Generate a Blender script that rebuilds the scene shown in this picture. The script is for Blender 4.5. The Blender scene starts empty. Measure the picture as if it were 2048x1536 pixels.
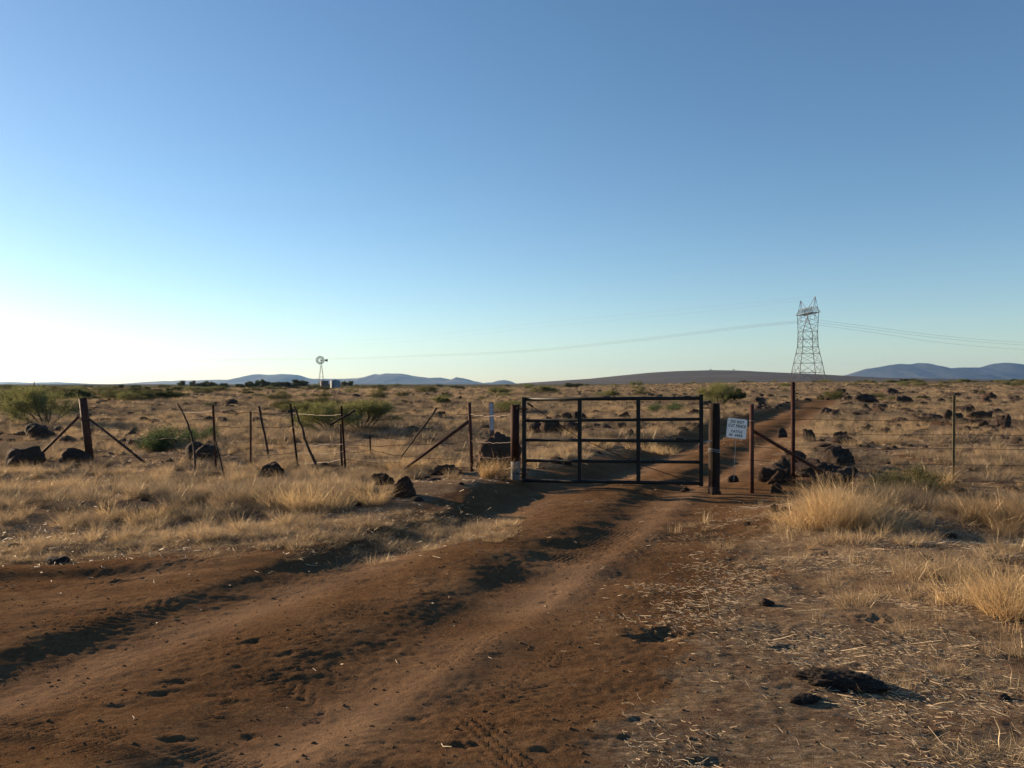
import bpy, bmesh, math, random
import numpy as np
from mathutils import Vector, Matrix, Euler
R_ = math.radians
rng = np.random.default_rng(7); random.seed(7)
SC = bpy.context.scene
COL = SC.collection

# ------------------------------------------------------------------ camera, sky, sun, exposure
F = 1600.0; CX, CY, CAMZ = 1024.0, 768.0, 1.6          # focal length and centre in photo pixels
cam = bpy.data.cameras.new("camera"); cam.sensor_width = 36; cam.lens = 36*F/2048
cam.clip_start = 0.05; cam.clip_end = 60000
camo = bpy.data.objects.new("camera", cam); COL.objects.link(camo)
camo.location = (0, 0, CAMZ); camo.rotation_euler = (R_(90), 0, 0)
SC.camera = camo
SUN_AZ, SUN_EL = -60.0, 12.5                            # degrees from straight ahead (left), above horizon
sv = Vector((math.sin(R_(SUN_AZ))*math.cos(R_(SUN_EL)), math.cos(R_(SUN_AZ))*math.cos(R_(SUN_EL)), math.sin(R_(SUN_EL))))
w = bpy.data.worlds.new("World"); SC.world = w; w.use_nodes = True
wn = w.node_tree; bg = wn.nodes["Background"]
sky = wn.nodes.new("ShaderNodeTexSky"); sky.sky_type = 'NISHITA'; sky.sun_disc = False
sky.sun_elevation = R_(SUN_EL); sky.sun_rotation = R_(SUN_AZ); sky.altitude = 1200
sky.air_density = 1.0; sky.dust_density = 0.45; sky.ozone_density = 2.0
hs = wn.nodes.new('ShaderNodeHueSaturation'); hs.inputs['Saturation'].default_value = 1.12; wn.links.new(sky.outputs[0], hs.inputs['Color']); wn.links.new(hs.outputs[0], bg.inputs[0]); bg.inputs[1].default_value = 0.067
sl = bpy.data.lights.new("sun", 'SUN'); sl.energy = 5.0; sl.angle = R_(0.55); sl.color = (1.0, 0.75, 0.49)
so = bpy.data.objects.new("sun", sl); COL.objects.link(so)
so.rotation_euler = sv.to_track_quat('Z', 'Y').to_euler()
SC.view_settings.view_transform = 'Standard'; SC.view_settings.look = 'None'
SC.view_settings.exposure = 1.28; SC.view_settings.gamma = 1.0

# ------------------------------------------------------------------ noise
def _h(i, j, s):
    i = i.astype(np.int64); j = j.astype(np.int64)
    n = (i*374761393 + j*668265263 + s*982451653) & 0xffffffff
    n = ((n ^ (n >> 13))*1274126177) & 0xffffffff
    n = ((n ^ (n >> 16))*2246822519) & 0xffffffff
    return ((n ^ (n >> 15)) & 0xffffff)/16777215.0
def vn(x, y, s=0):
    i = np.floor(x); j = np.floor(y); u = x-i; v = y-j
    u = u*u*u*(u*(u*6-15)+10); v = v*v*v*(v*(v*6-15)+10)
    a = _h(i, j, s); b = _h(i+1, j, s); c = _h(i, j+1, s); d = _h(i+1, j+1, s)
    return (a*(1-u)+b*u)*(1-v)+(c*(1-u)+d*u)*v - .5
def fbm(x, y, s=0, o=4):
    t = 0; a = 1.0
    for k in range(o):
        t = t + a*vn(x, y, s+k*17); x = x*2.03+13.1; y = y*2.03-7.7; a *= .5
    return t
def ss(x, a, b):
    t = np.clip((x-a)/(b-a), 0, 1); return t*t*(3-2*t)

# ------------------------------------------------------------------ terrain
CY_ = [-5, 0, 2, 3.3, 4.5, 6, 7.3, 9, 11, 12, 14, 16.3, 19.4, 22.8, 31, 41, 54, 67, 80, 100, 140]
CX_ = [-6.5, -4, -2.9, -2.2, -1.65, -1.0, -.45, .35, 1.1, 1.5, 2.5, 3.55, 4.75, 6.3, 9.6, 14.2, 19.8, 25.3, 31.5, 44, 75]
def roadc(y): return np.interp(y, CY_, CX_)
def roads(x, y):
    """signed cross distance from the road's centre line"""
    sl_ = (roadc(y+.4)-roadc(y-.4))/.8
    return (x-roadc(y))/np.sqrt(1+sl_**2)
def gauss(x, y, cx, cy, rx, ry, a=0.0):
    ca, sa = math.cos(a), math.sin(a); u = ((x-cx)*ca+(y-cy)*sa)/rx; v = (-(x-cx)*sa+(y-cy)*ca)/ry
    return np.exp(-(u*u+v*v))
def px0(px, py):           # photo point on the flat ground
    t = CAMZ*F/(py-CY); return ((px-CX)/F*t, t)
def leftedge(x): return 8.4 + .5*np.sin(x*.9) + .12*(x+3) - 1.1*ss(x, -2.6, -5.0)
def seg(x, y, a, b, wd, ends=.5):
    dx, dy = b[0]-a[0], b[1]-a[1]; L = math.hypot(dx, dy); dx /= L; dy /= L
    t = (x-a[0])*dx+(y-a[1])*dy; n = -(x-a[0])*dy+(y-a[1])*dx
    tc = np.clip(t, 0, L); e = np.exp(-((t-tc)/ends)**2)
    return np.exp(-(n/wd)**2)*e, t, n
def Hmac(x, y):
    x = np.asarray(x, float); y = np.asarray(y, float)
    d = np.hypot(x, y)
    s = roads(x, y)
    h = .16*fbm(x*.11, y*.11, 3, 3)*ss(d, 14, 30) + 1.0*fbm(x*.012, y*.012, 9, 3)*ss(d, 80, 300)
    # plain rises gently far away on the right
    h = h + 2.6*ss(y, 70, 420)*ss(x/np.maximum(y, 1), -.05, .35)*(y > 0)
    # sunken wheel road beyond the gate with a bank on its left
    fade = 1-ss(y, 75, 95)
    h = h - .10*np.exp(-(s/1.9)**4)*ss(y, 10, 15)*fade
    h = h + .09*np.exp(-((s+2.35)/.85)**2)*ss(y, 12.8, 15)*fade
    h = h + .10*np.exp(-((s-2.4)/.8)**2)*ss(y, 14, 18)*fade
    # grassy mound left of the gate
    b1, t, n = seg(x, y, (-5.2, 10.2), (-.75, 11.2), .95, .9)
    h = h + .13*b1
    b2, t, n = seg(x, y, (-9, 9.6), (-5.0, 10.0), .9, .9); h = h + .05*b2
    # verge on the right
    h = h + .10*ss(x, 2.2, 3.6)*ss(y, 4, 6)*(1-ss(y, 9.5, 11)) + .14*gauss(x, y, 3.7, 9.3, .8, .5)
    h = h - .12*gauss(x, y, 4.9, 8.2, 1.6, .55, -.2)
    h = h + .12*gauss(x, y, 4.1, 12.6, 1.0, .7)
    return h
PRINTS = [(490,1300,42,10,.5,.020),(487,1275,14,5,.2,.012),(570,1322,20,6,.4,.016),(540,1312,12,4,.2,.010),(640,1355,12,4,.2,.010),
 (350,1370,22,8,.4,.02),(318,1392,26,8,.5,.02),(245,1417,16,7,.5,.014),(440,1392,22,6,0,.012),(465,1405,22,7,0,.012),
 (350,1487,26,9,0,.02),(500,1468,16,10,.5,.018),(112,1178,40,5,0,.012),(835,1440,22,8,.7,.018),(880,1310,18,7,.6,.01),(985,1318,20,8,.4,.01),
 (1112,1181,8,4,.3,.014),(1102,1191,9,4,.3,.014),(1084,1202,9,4,.3,.014),(1190,1272,10,3,0,.01),(1120,1258,14,5,.3,.008),
 (1320,1270,44,14,.35,.05),(1290,1280,40,10,.3,.03),(1270,1440,20,6,.5,.02),(1565,1293,28,7,0,.03),(1640,1270,26,7,0,.02),(1240,1475,26,7,0,.015),
 (920,1490,30,7,0,.018),(1080,1500,20,6,0,.01),(280,1107,120,5,.02,.035),(240,1168,60,6,.35,.03),(380,1140,60,6,0,.02),(40,1225,60,6,0,.018),
 (1480,1120,30,8,0,.02),(1650,1118,30,6,0,.03),(1850,1115,40,6,-.2,.03),(1870,1470,30,10,0,.02),(1400,1515,40,10,0,.02),(1750,1240,60,8,-.2,.03)]
def Hfin(x, y):
    s = roads(x, y); d = np.hypot(x, y)
    near = 1-ss(d, 60, 120)
    onroad = np.exp(-(s/1.9)**4)
    h = np.zeros_like(x)
    # wheel ruts
    wob = .10*vn(y*.35, y*0+2, 5)
    sw = s+wob
    m1 = (.95+.35*vn(y*.7+.4*s, y*0+4, 25)+.2*vn(y*2.1, s*1.1, 27))*(.74+.26*ss(y, 6.0, 9.5))
    bank = .112*m1*(1-ss(sw+.12*vn(x*2.2, y*2.2, 28), -1.62, -.84))*np.exp(-(np.minimum(sw+1.35, 0)/1.7)**2)
    crown = .085*ss(sw, -.75, .1)*(1-ss(sw+.18*vn(x*2.2, y*2.2, 29), .26, .86))*(.30+.70*ss(y, 4.2, 6.8))*(.9+.5*vn(y*.8, y*0+8, 26))
    h += (bank+crown)*(1-ss(y, 60, 90))
    rut = .010*np.exp(-((sw+.80)/.25)**2) + .012*np.exp(-((sw-.92)/.25)**2)
    rim = .018*np.exp(-((s+1.28+wob)/.16)**2)+.016*np.exp(-((s-1.25+wob)/.16)**2)
    str_ = .55+.9*(vn(y*.6, s*.4, 21)+.3)
    h += (-rut*str_+rim)*near
    # second track crossing on the left, parallel with the fence
    for yy, dep in ((7.55, .022), (6.55, .026), (5.9, .018), (7.05, .015)):
        c = yy + .10*(x+4) + .25*vn(x*.5, x*0+yy, 3)
        h += -dep*np.exp(-((y-c)/.13)**2)*ss(-s, 1.0, 2.2)*near + .5*dep*np.exp(-((y-c-.25)/.12)**2)*ss(-s, 1.0, 2.2)*near
    bare = 1-.0*s
    h += near*((.034+.034*ss(-s, 1.2, 2.4)*(1-ss(y, 8.5, 10)))*fbm(x*.55+y*.15, y*1.25, 31, 3) + .016*fbm(x*1.9, y*3.2, 41, 3) + .009*fbm(x*7, y*10, 51, 4)*ss(vn(x*.8, y*.8, 52), -.3, .25))
    h -= near*.6*.009*fbm(x*7, y*10, 51, 4)*ss(vn(x*.8, y*.8, 52), -.3, .25)*np.exp(-((s+.9)/.6)**2)
    m = d < 9
    if m.any():
        X, Y = x[m], y[m]; q = .0070*fbm(X*30, Y*34, 61, 3)*ss(vn(X*1.3, Y*1.3, 62), -.45, .3) + .010*np.maximum(vn(X*17, Y*19, 66)-.17, 0)*ss(vn(X*.9, Y*.9, 67), -.15, .2)
        # tread bars of tyre tracks
        for a, b, wd, amp, k in (((px0(-40,1455)), px0(560,1560), .13, .008, 150), (px0(560,1375), px0(640,1425), .1, .007, 140), (px0(930,1440), px0(1060,1560), .10, .007, 0),
                                (px0(700,1230), px0(420,1440), .12, .006, 120), (px0(1000,1280), px0(880,1345), .12, .006, 120), (px0(1260,1060), px0(1120,1125), .2, .012, 0), (px0(330,1222), px0(120,1275), .16, .006, 90),(px0(1120,1310), px0(1010,1400), .13, .005, 110)):
            e, t, n = seg(X, Y, a, b, wd, .05)
            if k: q = q + amp*np.sin(t*k+np.abs(n)*k*.9)*e*(np.abs(n) > .012)*ss(vn(X*6, Y*6, 71), -.4, -.1)
            else: q = q + amp*np.sin(n*130)*e
        for (u, v, a_, b_, ang, dep) in PRINTS:
            gx, gy = px0(u, v); rx = a_/F*gy; ry = b_/F*gy*gy/CAMZ*.8
            rx *= .8; ry *= .8
            near_ = (np.abs(X-gx) < rx*5) & (np.abs(Y-gy) < max(ry, rx)*5)
            XX = np.where(near_, X+rx*1.1*vn(X*24, Y*24, 93)+rx*.9*vn(X*60, Y*60, 94), X); YY = np.where(near_, Y+ry*1.3*vn(X*26+7, Y*26, 95)+ry*.9*vn(X*60+7, Y*60, 96), Y)
            g = gauss(XX, YY, gx, gy, rx, ry, ang)
            q = q - dep*g*.75 + dep*.35*gauss(X, Y, gx, gy+ry*1.25, rx*1.15, ry*.6, ang)
        h[m] += q
    far = ss(d, 12, 25)*(1-ss(d, 250, 500))*(1-onroad)
    h += far*.10*fbm(x*.45, y*.45, 81, 3)
    return h
def H(x, y):
    x = np.atleast_1d(np.asarray(x, float)); y = np.atleast_1d(np.asarray(y, float))
    return Hmac(x, y)+Hfin(x, y)
def hz(x, y): return float(H(x, y)[0])
def gp(px, py, sink=0.0):
    """where the photo's point (px,py) meets the ground"""
    dz = -(py-CY)/F; t = CAMZ/(-dz)
    for _ in range(14):
        hh = float(Hmac((px-CX)/F*t, t)); t = .5*t+.5*(CAMZ-hh)/(-dz)
    x = (px-CX)/F*t; return Vector((x, t, hz(x, t)-sink))
def at(px, py, d): return Vector(((px-CX)/F*d, d, CAMZ-(py-CY)/F*d))

def masks(x, y):
    """bare dirt 0..1 and litter 0..1"""
    s = roads(x, y); d = np.hypot(x, y)
    n = fbm(x*.9, y*.9, 101, 3)
    road = 1-ss(np.abs(s)+.5*n, 1.35, 2.0)
    road = road*(1-ss(y, 78, 90))
    yard = (1-ss(y+.9*n, leftedge(x)-1.3, leftedge(x)+.1))*ss(-s, -.5, .3)
    right = (s > 0)*(1-ss(s+.7*n, 1.5+.05*y, 2.6+.05*y))*(y < 14)
    apron = gauss(x, y, 3.2, 11.6, 1.5, .8)*1.3*(x > 1)
    dirt = np.clip(np.maximum.reduce([road, yard, right, apron]), 0, 1)
    patch = ss(fbm(x*.35, y*.35, 111, 3), .12, .42)*ss(d, 14, 20)
    return np.clip(np.maximum(dirt, .9*patch), 0, 1), dirt

# ------------------------------------------------------------------ object helpers
def link(o, parent=None):
    COL.objects.link(o)
    if parent is not None: o.parent = parent
    return o
def tag(o, label=None, cat=None, group=None, kind=None):
    if label: o["label"] = label
    if cat: o["category"] = cat
    if group: o["group"] = group
    if kind: o["kind"] = kind
    return o
def thing(name, loc, label, cat, group=None, rz=0):
    o = bpy.data.objects.new(name, None); o.empty_display_size = .2
    COL.objects.link(o); o.location = loc; o.rotation_euler = (0, 0, rz)
    return tag(o, label, cat, group)
def mesh_np(name, V, Fc, mat, smooth=False):
    """V (n,3); Fc (m,k) array of equal-size faces or list of such arrays"""
    me = bpy.data.meshes.new(name); V = np.asarray(V, np.float32)
    if not isinstance(Fc, (list, tuple)): Fc = [Fc]
    me.vertices.add(len(V)); me.vertices.foreach_set("co", V.ravel())
    idx = np.concatenate([f.ravel() for f in Fc]).astype(np.int32)
    cnt = np.concatenate([np.full(len(f), f.shape[1]) for f in Fc])
    st = np.concatenate([[0], np.cumsum(cnt)[:-1]]).astype(np.int32)
    me.loops.add(len(idx)); me.loops.foreach_set("vertex_index", idx)
    me.polygons.add(len(cnt)); me.polygons.foreach_set("loop_start", st)
    if smooth: me.polygons.foreach_set("use_smooth", np.ones(len(cnt), bool))
    me.update(calc_edges=True); me.validate()
    if mat: me.materials.append(mat)
    return me
def onp(name, V, Fc, mat, parent=None, smooth=False):
    return link(bpy.data.objects.new(name, mesh_np(name, V, Fc, mat, smooth)), parent)
class MB:
    """collects shapes of one mesh"""
    def __init__(s): s.b = bmesh.new()
    def tube(s, pts, r, n=8, cap=True, rough=0.0):
        pts = [Vector(p) for p in pts]; m = len(pts)
        rr = list(r) if hasattr(r, '__len__') else [r]*m
        rings = []; up = None
        for i, p in enumerate(pts):
            t = (pts[min(i+1, m-1)]-pts[max(i-1, 0)]).normalized()
            if up is None:
                up = t.cross(Vector((0, 0, 1)))
                if up.length < .1: up = t.cross(Vector((0, 1, 0)))
                up.normalize()
            else: up = (up - t*up.dot(t)).normalized()
            q = t.cross(up); ring = []
            for k in range(n):
                a = 2*math.pi*k/n; f = rr[i]*(1+rough*random.uniform(-1, 1))
                ring.append(s.b.verts.new(p+up*math.cos(a)*f+q*math.sin(a)*f))
            rings.append(ring)
        for i in range(m-1):
            for k in range(n):
                f = s.b.faces.new((rings[i][k], rings[i][(k+1) % n], rings[i+1][(k+1) % n], rings[i+1][k])); f.smooth = n > 6
        if cap:
            s.b.faces.new(rings[0][::-1]); s.b.faces.new(rings[-1])
        return s
    def box(s, c, size, rot=None):
        g = bmesh.ops.create_cube(s.b, size=1)['verts']
        M = Matrix.Translation(Vector(c)) @ (rot.to_4x4() if rot else Matrix()) @ Matrix.Diagonal((*size, 1))
        for v in g: v.co = M @ v.co
        return s
    def bar(s, a, b, wx, wy=None):
        """square bar from a to b"""
        a, b = Vector(a), Vector(b); wy = wy or wx; d = b-a
        q = d.to_track_quat('Z', 'Y').to_matrix()
        return s.box((a+b)/2, (wx, wy, d.length), q)
    def prism(s, poly, thick, M):
        """flat outline (x,z) given thickness along y, transformed by M"""
        f = [s.b.verts.new(M @ Vector((p[0], -thick/2, p[1]))) for p in poly]
        k = [s.b.verts.new(M @ Vector((p[0], thick/2, p[1]))) for p in poly]
        s.b.faces.new(f); s.b.faces.new(k[::-1]); n = len(poly)
        for i in range(n): s.b.faces.new((f[i], k[i], k[(i+1) % n], f[(i+1) % n]))
        return s
    def build(s, name, mat, parent=None, bevel=0):
        bmesh.ops.recalc_face_normals(s.b, faces=s.b.faces)
        if bevel: bmesh.ops.bevel(s.b, geom=[e for e in s.b.edges], offset=bevel, segments=2, affect='EDGES', clamp_overlap=True)
        me = bpy.data.meshes.new(name); s.b.to_mesh(me); s.b.free()
        if mat: me.materials.append(mat)
        o = bpy.data.objects.new(name, me); return link(o, parent)

# ------------------------------------------------------------------ materials
def newmat(name):
    m = bpy.data.materials.new(name); m.use_nodes = True; nt = m.node_tree; nt.nodes.clear()
    return m, nt
class N:
    def __init__(s, nt): s.nt = nt
    def n(s, t, **k):
        o = s.nt.nodes.new(t)
        for a, b in k.items():
            if a.startswith('i_'):
                key = a[2:]; o.inputs[int(key) if key.isdigit() else key].default_value = b
            else: setattr(o, a, b)
        return o
    def l(s, a, b): s.nt.links.new(a, b)
    def noise(s, vec, scale, detail=4, rough=.55, dist=0):
        o = s.n('ShaderNodeTexNoise'); o.inputs['Scale'].default_value = scale; o.inputs['Detail'].default_value = detail
        o.inputs['Roughness'].default_value = rough; o.inputs['Distortion'].default_value = dist
        if vec is not None: s.l(vec, o.inputs['Vector'])
        return o.outputs['Fac']
    def ramp(s, fac, stops):
        o = s.n('ShaderNodeValToRGB'); e = o.color_ramp.elements
        while len(e) < len(stops): e.new(.5)
        for i, (p, c) in enumerate(stops):
            e[i].position = p; e[i].color = (*c, 1) if len(c) == 3 else c
        s.l(fac, o.inputs[0]); return o.outputs[0]
    def mix(s, fac, a, b, blend='MIX'):
        o = s.n('ShaderNodeMix', data_type='RGBA', blend_type=blend)
        for v, i in ((fac, 0), (a, 6), (b, 7)):
            if hasattr(v, 'links'): s.l(v, o.inputs[i])
            else: o.inputs[i].default_value = v if i == 0 else (*v, 1)
        return o.outputs[2]
    def math(s, op, a, b=0.0, clamp=False):
        o = s.n('ShaderNodeMath', operation=op, use_clamp=clamp)
        for v, i in ((a, 0), (b, 1)):
            if hasattr(v, 'links'): s.l(v, o.inputs[i])
            else: o.inputs[i].default_value = v
        return o.outputs[0]
    def mapv(s, vec, scale):
        o = s.n('ShaderNodeMapping'); s.l(vec, o.inputs[0]); o.inputs['Scale'].default_value = scale; return o.outputs[0]
    def bump(s, h, strength, dist, prev=None):
        o = s.n('ShaderNodeBump'); o.inputs['Strength'].default_value = strength; o.inputs['Distance'].default_value = dist
        s.l(h, o.inputs['Height'])
        if prev is not None: s.l(prev, o.inputs['Normal'])
        return o.outputs[0]
    def pbr(s, col, rough=.8, normal=None, spec=.3, metal=0):
        o = s.n('ShaderNodeBsdfPrincipled'); o.inputs['Specular IOR Level'].default_value = spec; o.inputs['Metallic'].default_value = metal
        for v, i in ((col, 'Base Color'), (rough, 'Roughness')):
            if hasattr(v, 'links'): s.l(v, o.inputs[i])
            else: o.inputs[i].default_value = (*v, 1) if i == 'Base Color' else v
        if normal is not None: s.l(normal, o.inputs['Normal'])
        return o
    def out(s, sh):
        o = s.n('ShaderNodeOutputMaterial'); s.l(sh.outputs[0] if hasattr(sh, 'outputs') else sh, o.inputs[0])
def mat_ground():
    m, nt = newmat('dirt_and_dry_litter'); g = N(nt)
    P = g.n('ShaderNodeNewGeometry').outputs['Position']
    dirt = g.n('ShaderNodeAttribute', attribute_name='dirt').outputs['Fac']
    far = g.n('ShaderNodeAttribute', attribute_name='scrub').outputs['Fac']
    n1 = g.noise(P, 1.1, 5, .6); n2 = g.noise(P, 14, 5, .65); n3 = g.noise(P, 130, 3, .6)
    dc = g.ramp(n1, [(.30, (.066, .033, .0165)), (.50, (.122, .068, .035)), (.70, (.190, .117, .064))])
    dc = g.mix(g.ramp(n2, [(.42, (0, 0, 0)), (.60, (1, 1, 1))]), dc, g.mix(.5, dc, (.045, .020, .010)), 'MIX'); dc = g.mix(g.ramp(g.noise(P, 55, 4, .7), [(.50, (0, 0, 0)), (.66, (.55, .55, .55))]), dc, (.20, .125, .070))
    dc = g.mix(g.ramp(n3, [(.40, (0, 0, 0)), (.72, (.75, .75, .75))]), dc, (.17, .105, .056))
    grit = g.n('ShaderNodeTexVoronoi'); grit.inputs['Scale'].default_value = 85; g.l(P, grit.inputs['Vector'])
    dc = g.mix(g.ramp(grit.outputs['Color'], [(.0, (0, 0, 0)), (.86, (0, 0, 0)), (.9, (.55, .55, .55))]), dc, (.10, .05, .03))
    pk = g.n('ShaderNodeAttribute', attribute_name='packed').outputs['Fac']
    dc = g.mix(g.math('MULTIPLY', pk, .75), dc, g.mix(.72, dc, (.25, .165, .105)))
    # litter of dead grass
    ps = g.mapv(P, (1, 1, 1)); l1 = g.noise(g.mapv(P, (14, 40, 10)), 1.0, 5, .7, 1.2); l2 = g.noise(P, .55, 4, .6); l3 = g.noise(P, 3.3, 4, .6)
    lc = g.ramp(l1, [(.33, (.050, .034, .022)), (.50, (.155, .110, .070)), (.68, (.33, .25, .165))])
    lc = g.mix(g.ramp(l2, [(.35, (0, 0, 0)), (.62, (.8, .8, .8))]), lc, g.mix(.6, lc, (.24, .165, .10)))
    lc = g.mix(g.ramp(l3, [(.45, (0, 0, 0)), (.7, (.7, .7, .7))]), lc, (.085, .048, .032))
    edge = g.math('ADD', dirt, g.math('MULTIPLY', g.math('SUBTRACT', g.noise(P, 4.5, 5, .7), .5), 1.1))
    mk = g.ramp(edge, [(.40, (0, 0, 0)), (.62, (1, 1, 1))])
    col = g.mix(mk, lc, dc)
    # far away: big patches of scrub, grass and bare soil
    f1 = g.noise(g.mapv(P, (.006, .02, 1)), 1.0, 5, .65); f2 = g.noise(g.mapv(P, (.03, .07, 1)), 1.0, 4, .6)
    fc = g.ramp(f2, [(.35, (.070, .070, .030)), (.52, (.12, .098, .05)), (.65, (.22, .155, .085))])
    fc = g.mix(g.ramp(f1, [(.42, (0, 0, 0)), (.6, (.8, .8, .8))]), fc, (.065, .068, .032))
    col = g.mix(far, col, fc)
    b1 = g.bump(g.noise(P, 30, 8, .72), .75, .026)
    b2 = g.bump(n3, .8, .009, b1)
    b3 = g.bump(l1, g.math if False else .35, .02, b2)
    g.out(g.pbr(col, 1.0, b3, 0.0)); return m
def mat_grass(name, a, b, c, trans=.45):
    m, nt = newmat(name); g = N(nt)
    P = g.n('ShaderNodeNewGeometry').outputs['Position']; r = g.n('ShaderNodeObjectInfo').outputs['Random']
    base = g.ramp(g.math('ADD', g.math('MULTIPLY', r, .45), g.math('MULTIPLY', g.noise(P, .45, 3), .75)), [(.30, a), (.55, b), (.80, c)])
    base = g.mix(g.ramp(g.noise(P, 22, 2), [(.35, (0, 0, 0)), (.7, (.6, .6, .6))]), base, g.mix(.5, base, (.50, .38, .22)))
    d = g.n('ShaderNodeBsdfDiffuse'); t = g.n('ShaderNodeBsdfTranslucent'); gl = g.n('ShaderNodeBsdfGlossy'); gl.inputs['Roughness'].default_value = .38
    gl.inputs['Color'].default_value = (.9, .8, .6, 1)
    g.l(base, d.inputs[0]); g.l(base, t.inputs[0])
    x = g.n('ShaderNodeMixShader'); x.inputs[0].default_value = trans; g.l(d.outputs[0], x.inputs[1]); g.l(t.outputs[0], x.inputs[2])
    y = g.n('ShaderNodeMixShader'); y.inputs[0].default_value = .05; g.l(x.outputs[0], y.inputs[1]); g.l(gl.outputs[0], y.inputs[2])
    g.out(y); return m
def mat_leaf(name, a, b, trans=.35):
    m, nt = newmat(name); g = N(nt)
    P = g.n('ShaderNodeNewGeometry').outputs['Position']; isl = g.n('ShaderNodeNewGeometry').outputs['Random Per Island']
    f = g.math('ADD', g.math('MULTIPLY', isl, .5), g.math('MULTIPLY', g.noise(P, 1.7, 3), .6))
    base = g.ramp(f, [(.3, a), (.75, b)])
    d = g.n('ShaderNodeBsdfDiffuse'); t = g.n('ShaderNodeBsdfTranslucent')
    g.l(base, d.inputs[0]); g.l(base, t.inputs[0])
    x = g.n('ShaderNodeMixShader'); x.inputs[0].default_value = trans; g.l(d.outputs[0], x.inputs[1]); g.l(t.outputs[0], x.inputs[2])
    g.out(x); return m
def mat_rock(name='dark_basalt', k=.85):
    m, nt = newmat(name); g = N(nt)
    tc = g.n('ShaderNodeTexCoord').outputs['Object']; r = g.n('ShaderNodeObjectInfo').outputs['Random']
    n1 = g.noise(tc, 2.2, 6, .65); n2 = g.noise(tc, 9, 5, .6)
    c = g.ramp(n1, [(.3, (.020*k, .016*k, .014*k)), (.55, (.048*k, .036*k, .030*k)), (.75, (.095*k, .068*k, .052*k))])
    c = g.mix(g.ramp(n2, [(.56, (0, 0, 0)), (.68, (.55, .55, .55))]), c, (.13*k, .12*k, .10*k))
    c = g.mix(g.math('MULTIPLY', r, .8), c, g.mix(.7, c, (.085*k, .048*k, .030*k)))
    b = g.bump(g.noise(tc, 5, 6, .7), .6, .10); b = g.bump(g.noise(tc, 28, 4, .7), .6, .03, b)
    g.out(g.pbr(c, .9, b, .12)); return m
def mat_simple(name, a, b, scale=12, rough=.6, metal=0, bump=.2, spec=.4, stretch=(1, 1, 1), bd=.004):
    m, nt = newmat(name); g = N(nt)
    tc = g.mapv(g.n('ShaderNodeTexCoord').outputs['Object'], stretch)
    n = g.noise(tc, scale, 6, .65); c = g.ramp(n, [(.35, a), (.65, b)])
    rg = g.n('ShaderNodeMapRange'); rg.inputs[3].default_value = rough-.12; rg.inputs[4].default_value = rough+.15; g.l(n, rg.inputs[0])
    g.out(g.pbr(c, rg.outputs[0], g.bump(g.noise(tc, scale*3, 4), bump, bd), spec, metal)); return m
def mat_hill(name, a, b, c=None, scale=.004, bump=18, sc=(1, 1, 1)):
    m, nt = newmat(name); g = N(nt)
    P = g.mapv(g.n('ShaderNodeNewGeometry').outputs['Position'], sc)
    col = g.ramp(g.noise(P, scale, 7, .62), [(.35, a), (.62, b)])
    if c: col = g.mix(g.ramp(g.noise(P, scale*.45, 3, .5), [(.56, (0, 0, 0)), (.60, (.8, .8, .8))]), col, c)
    g.out(g.pbr(col, .95, g.bump(g.noise(P, scale*4, 6, .6), .5, bump), .1)); return m
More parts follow.
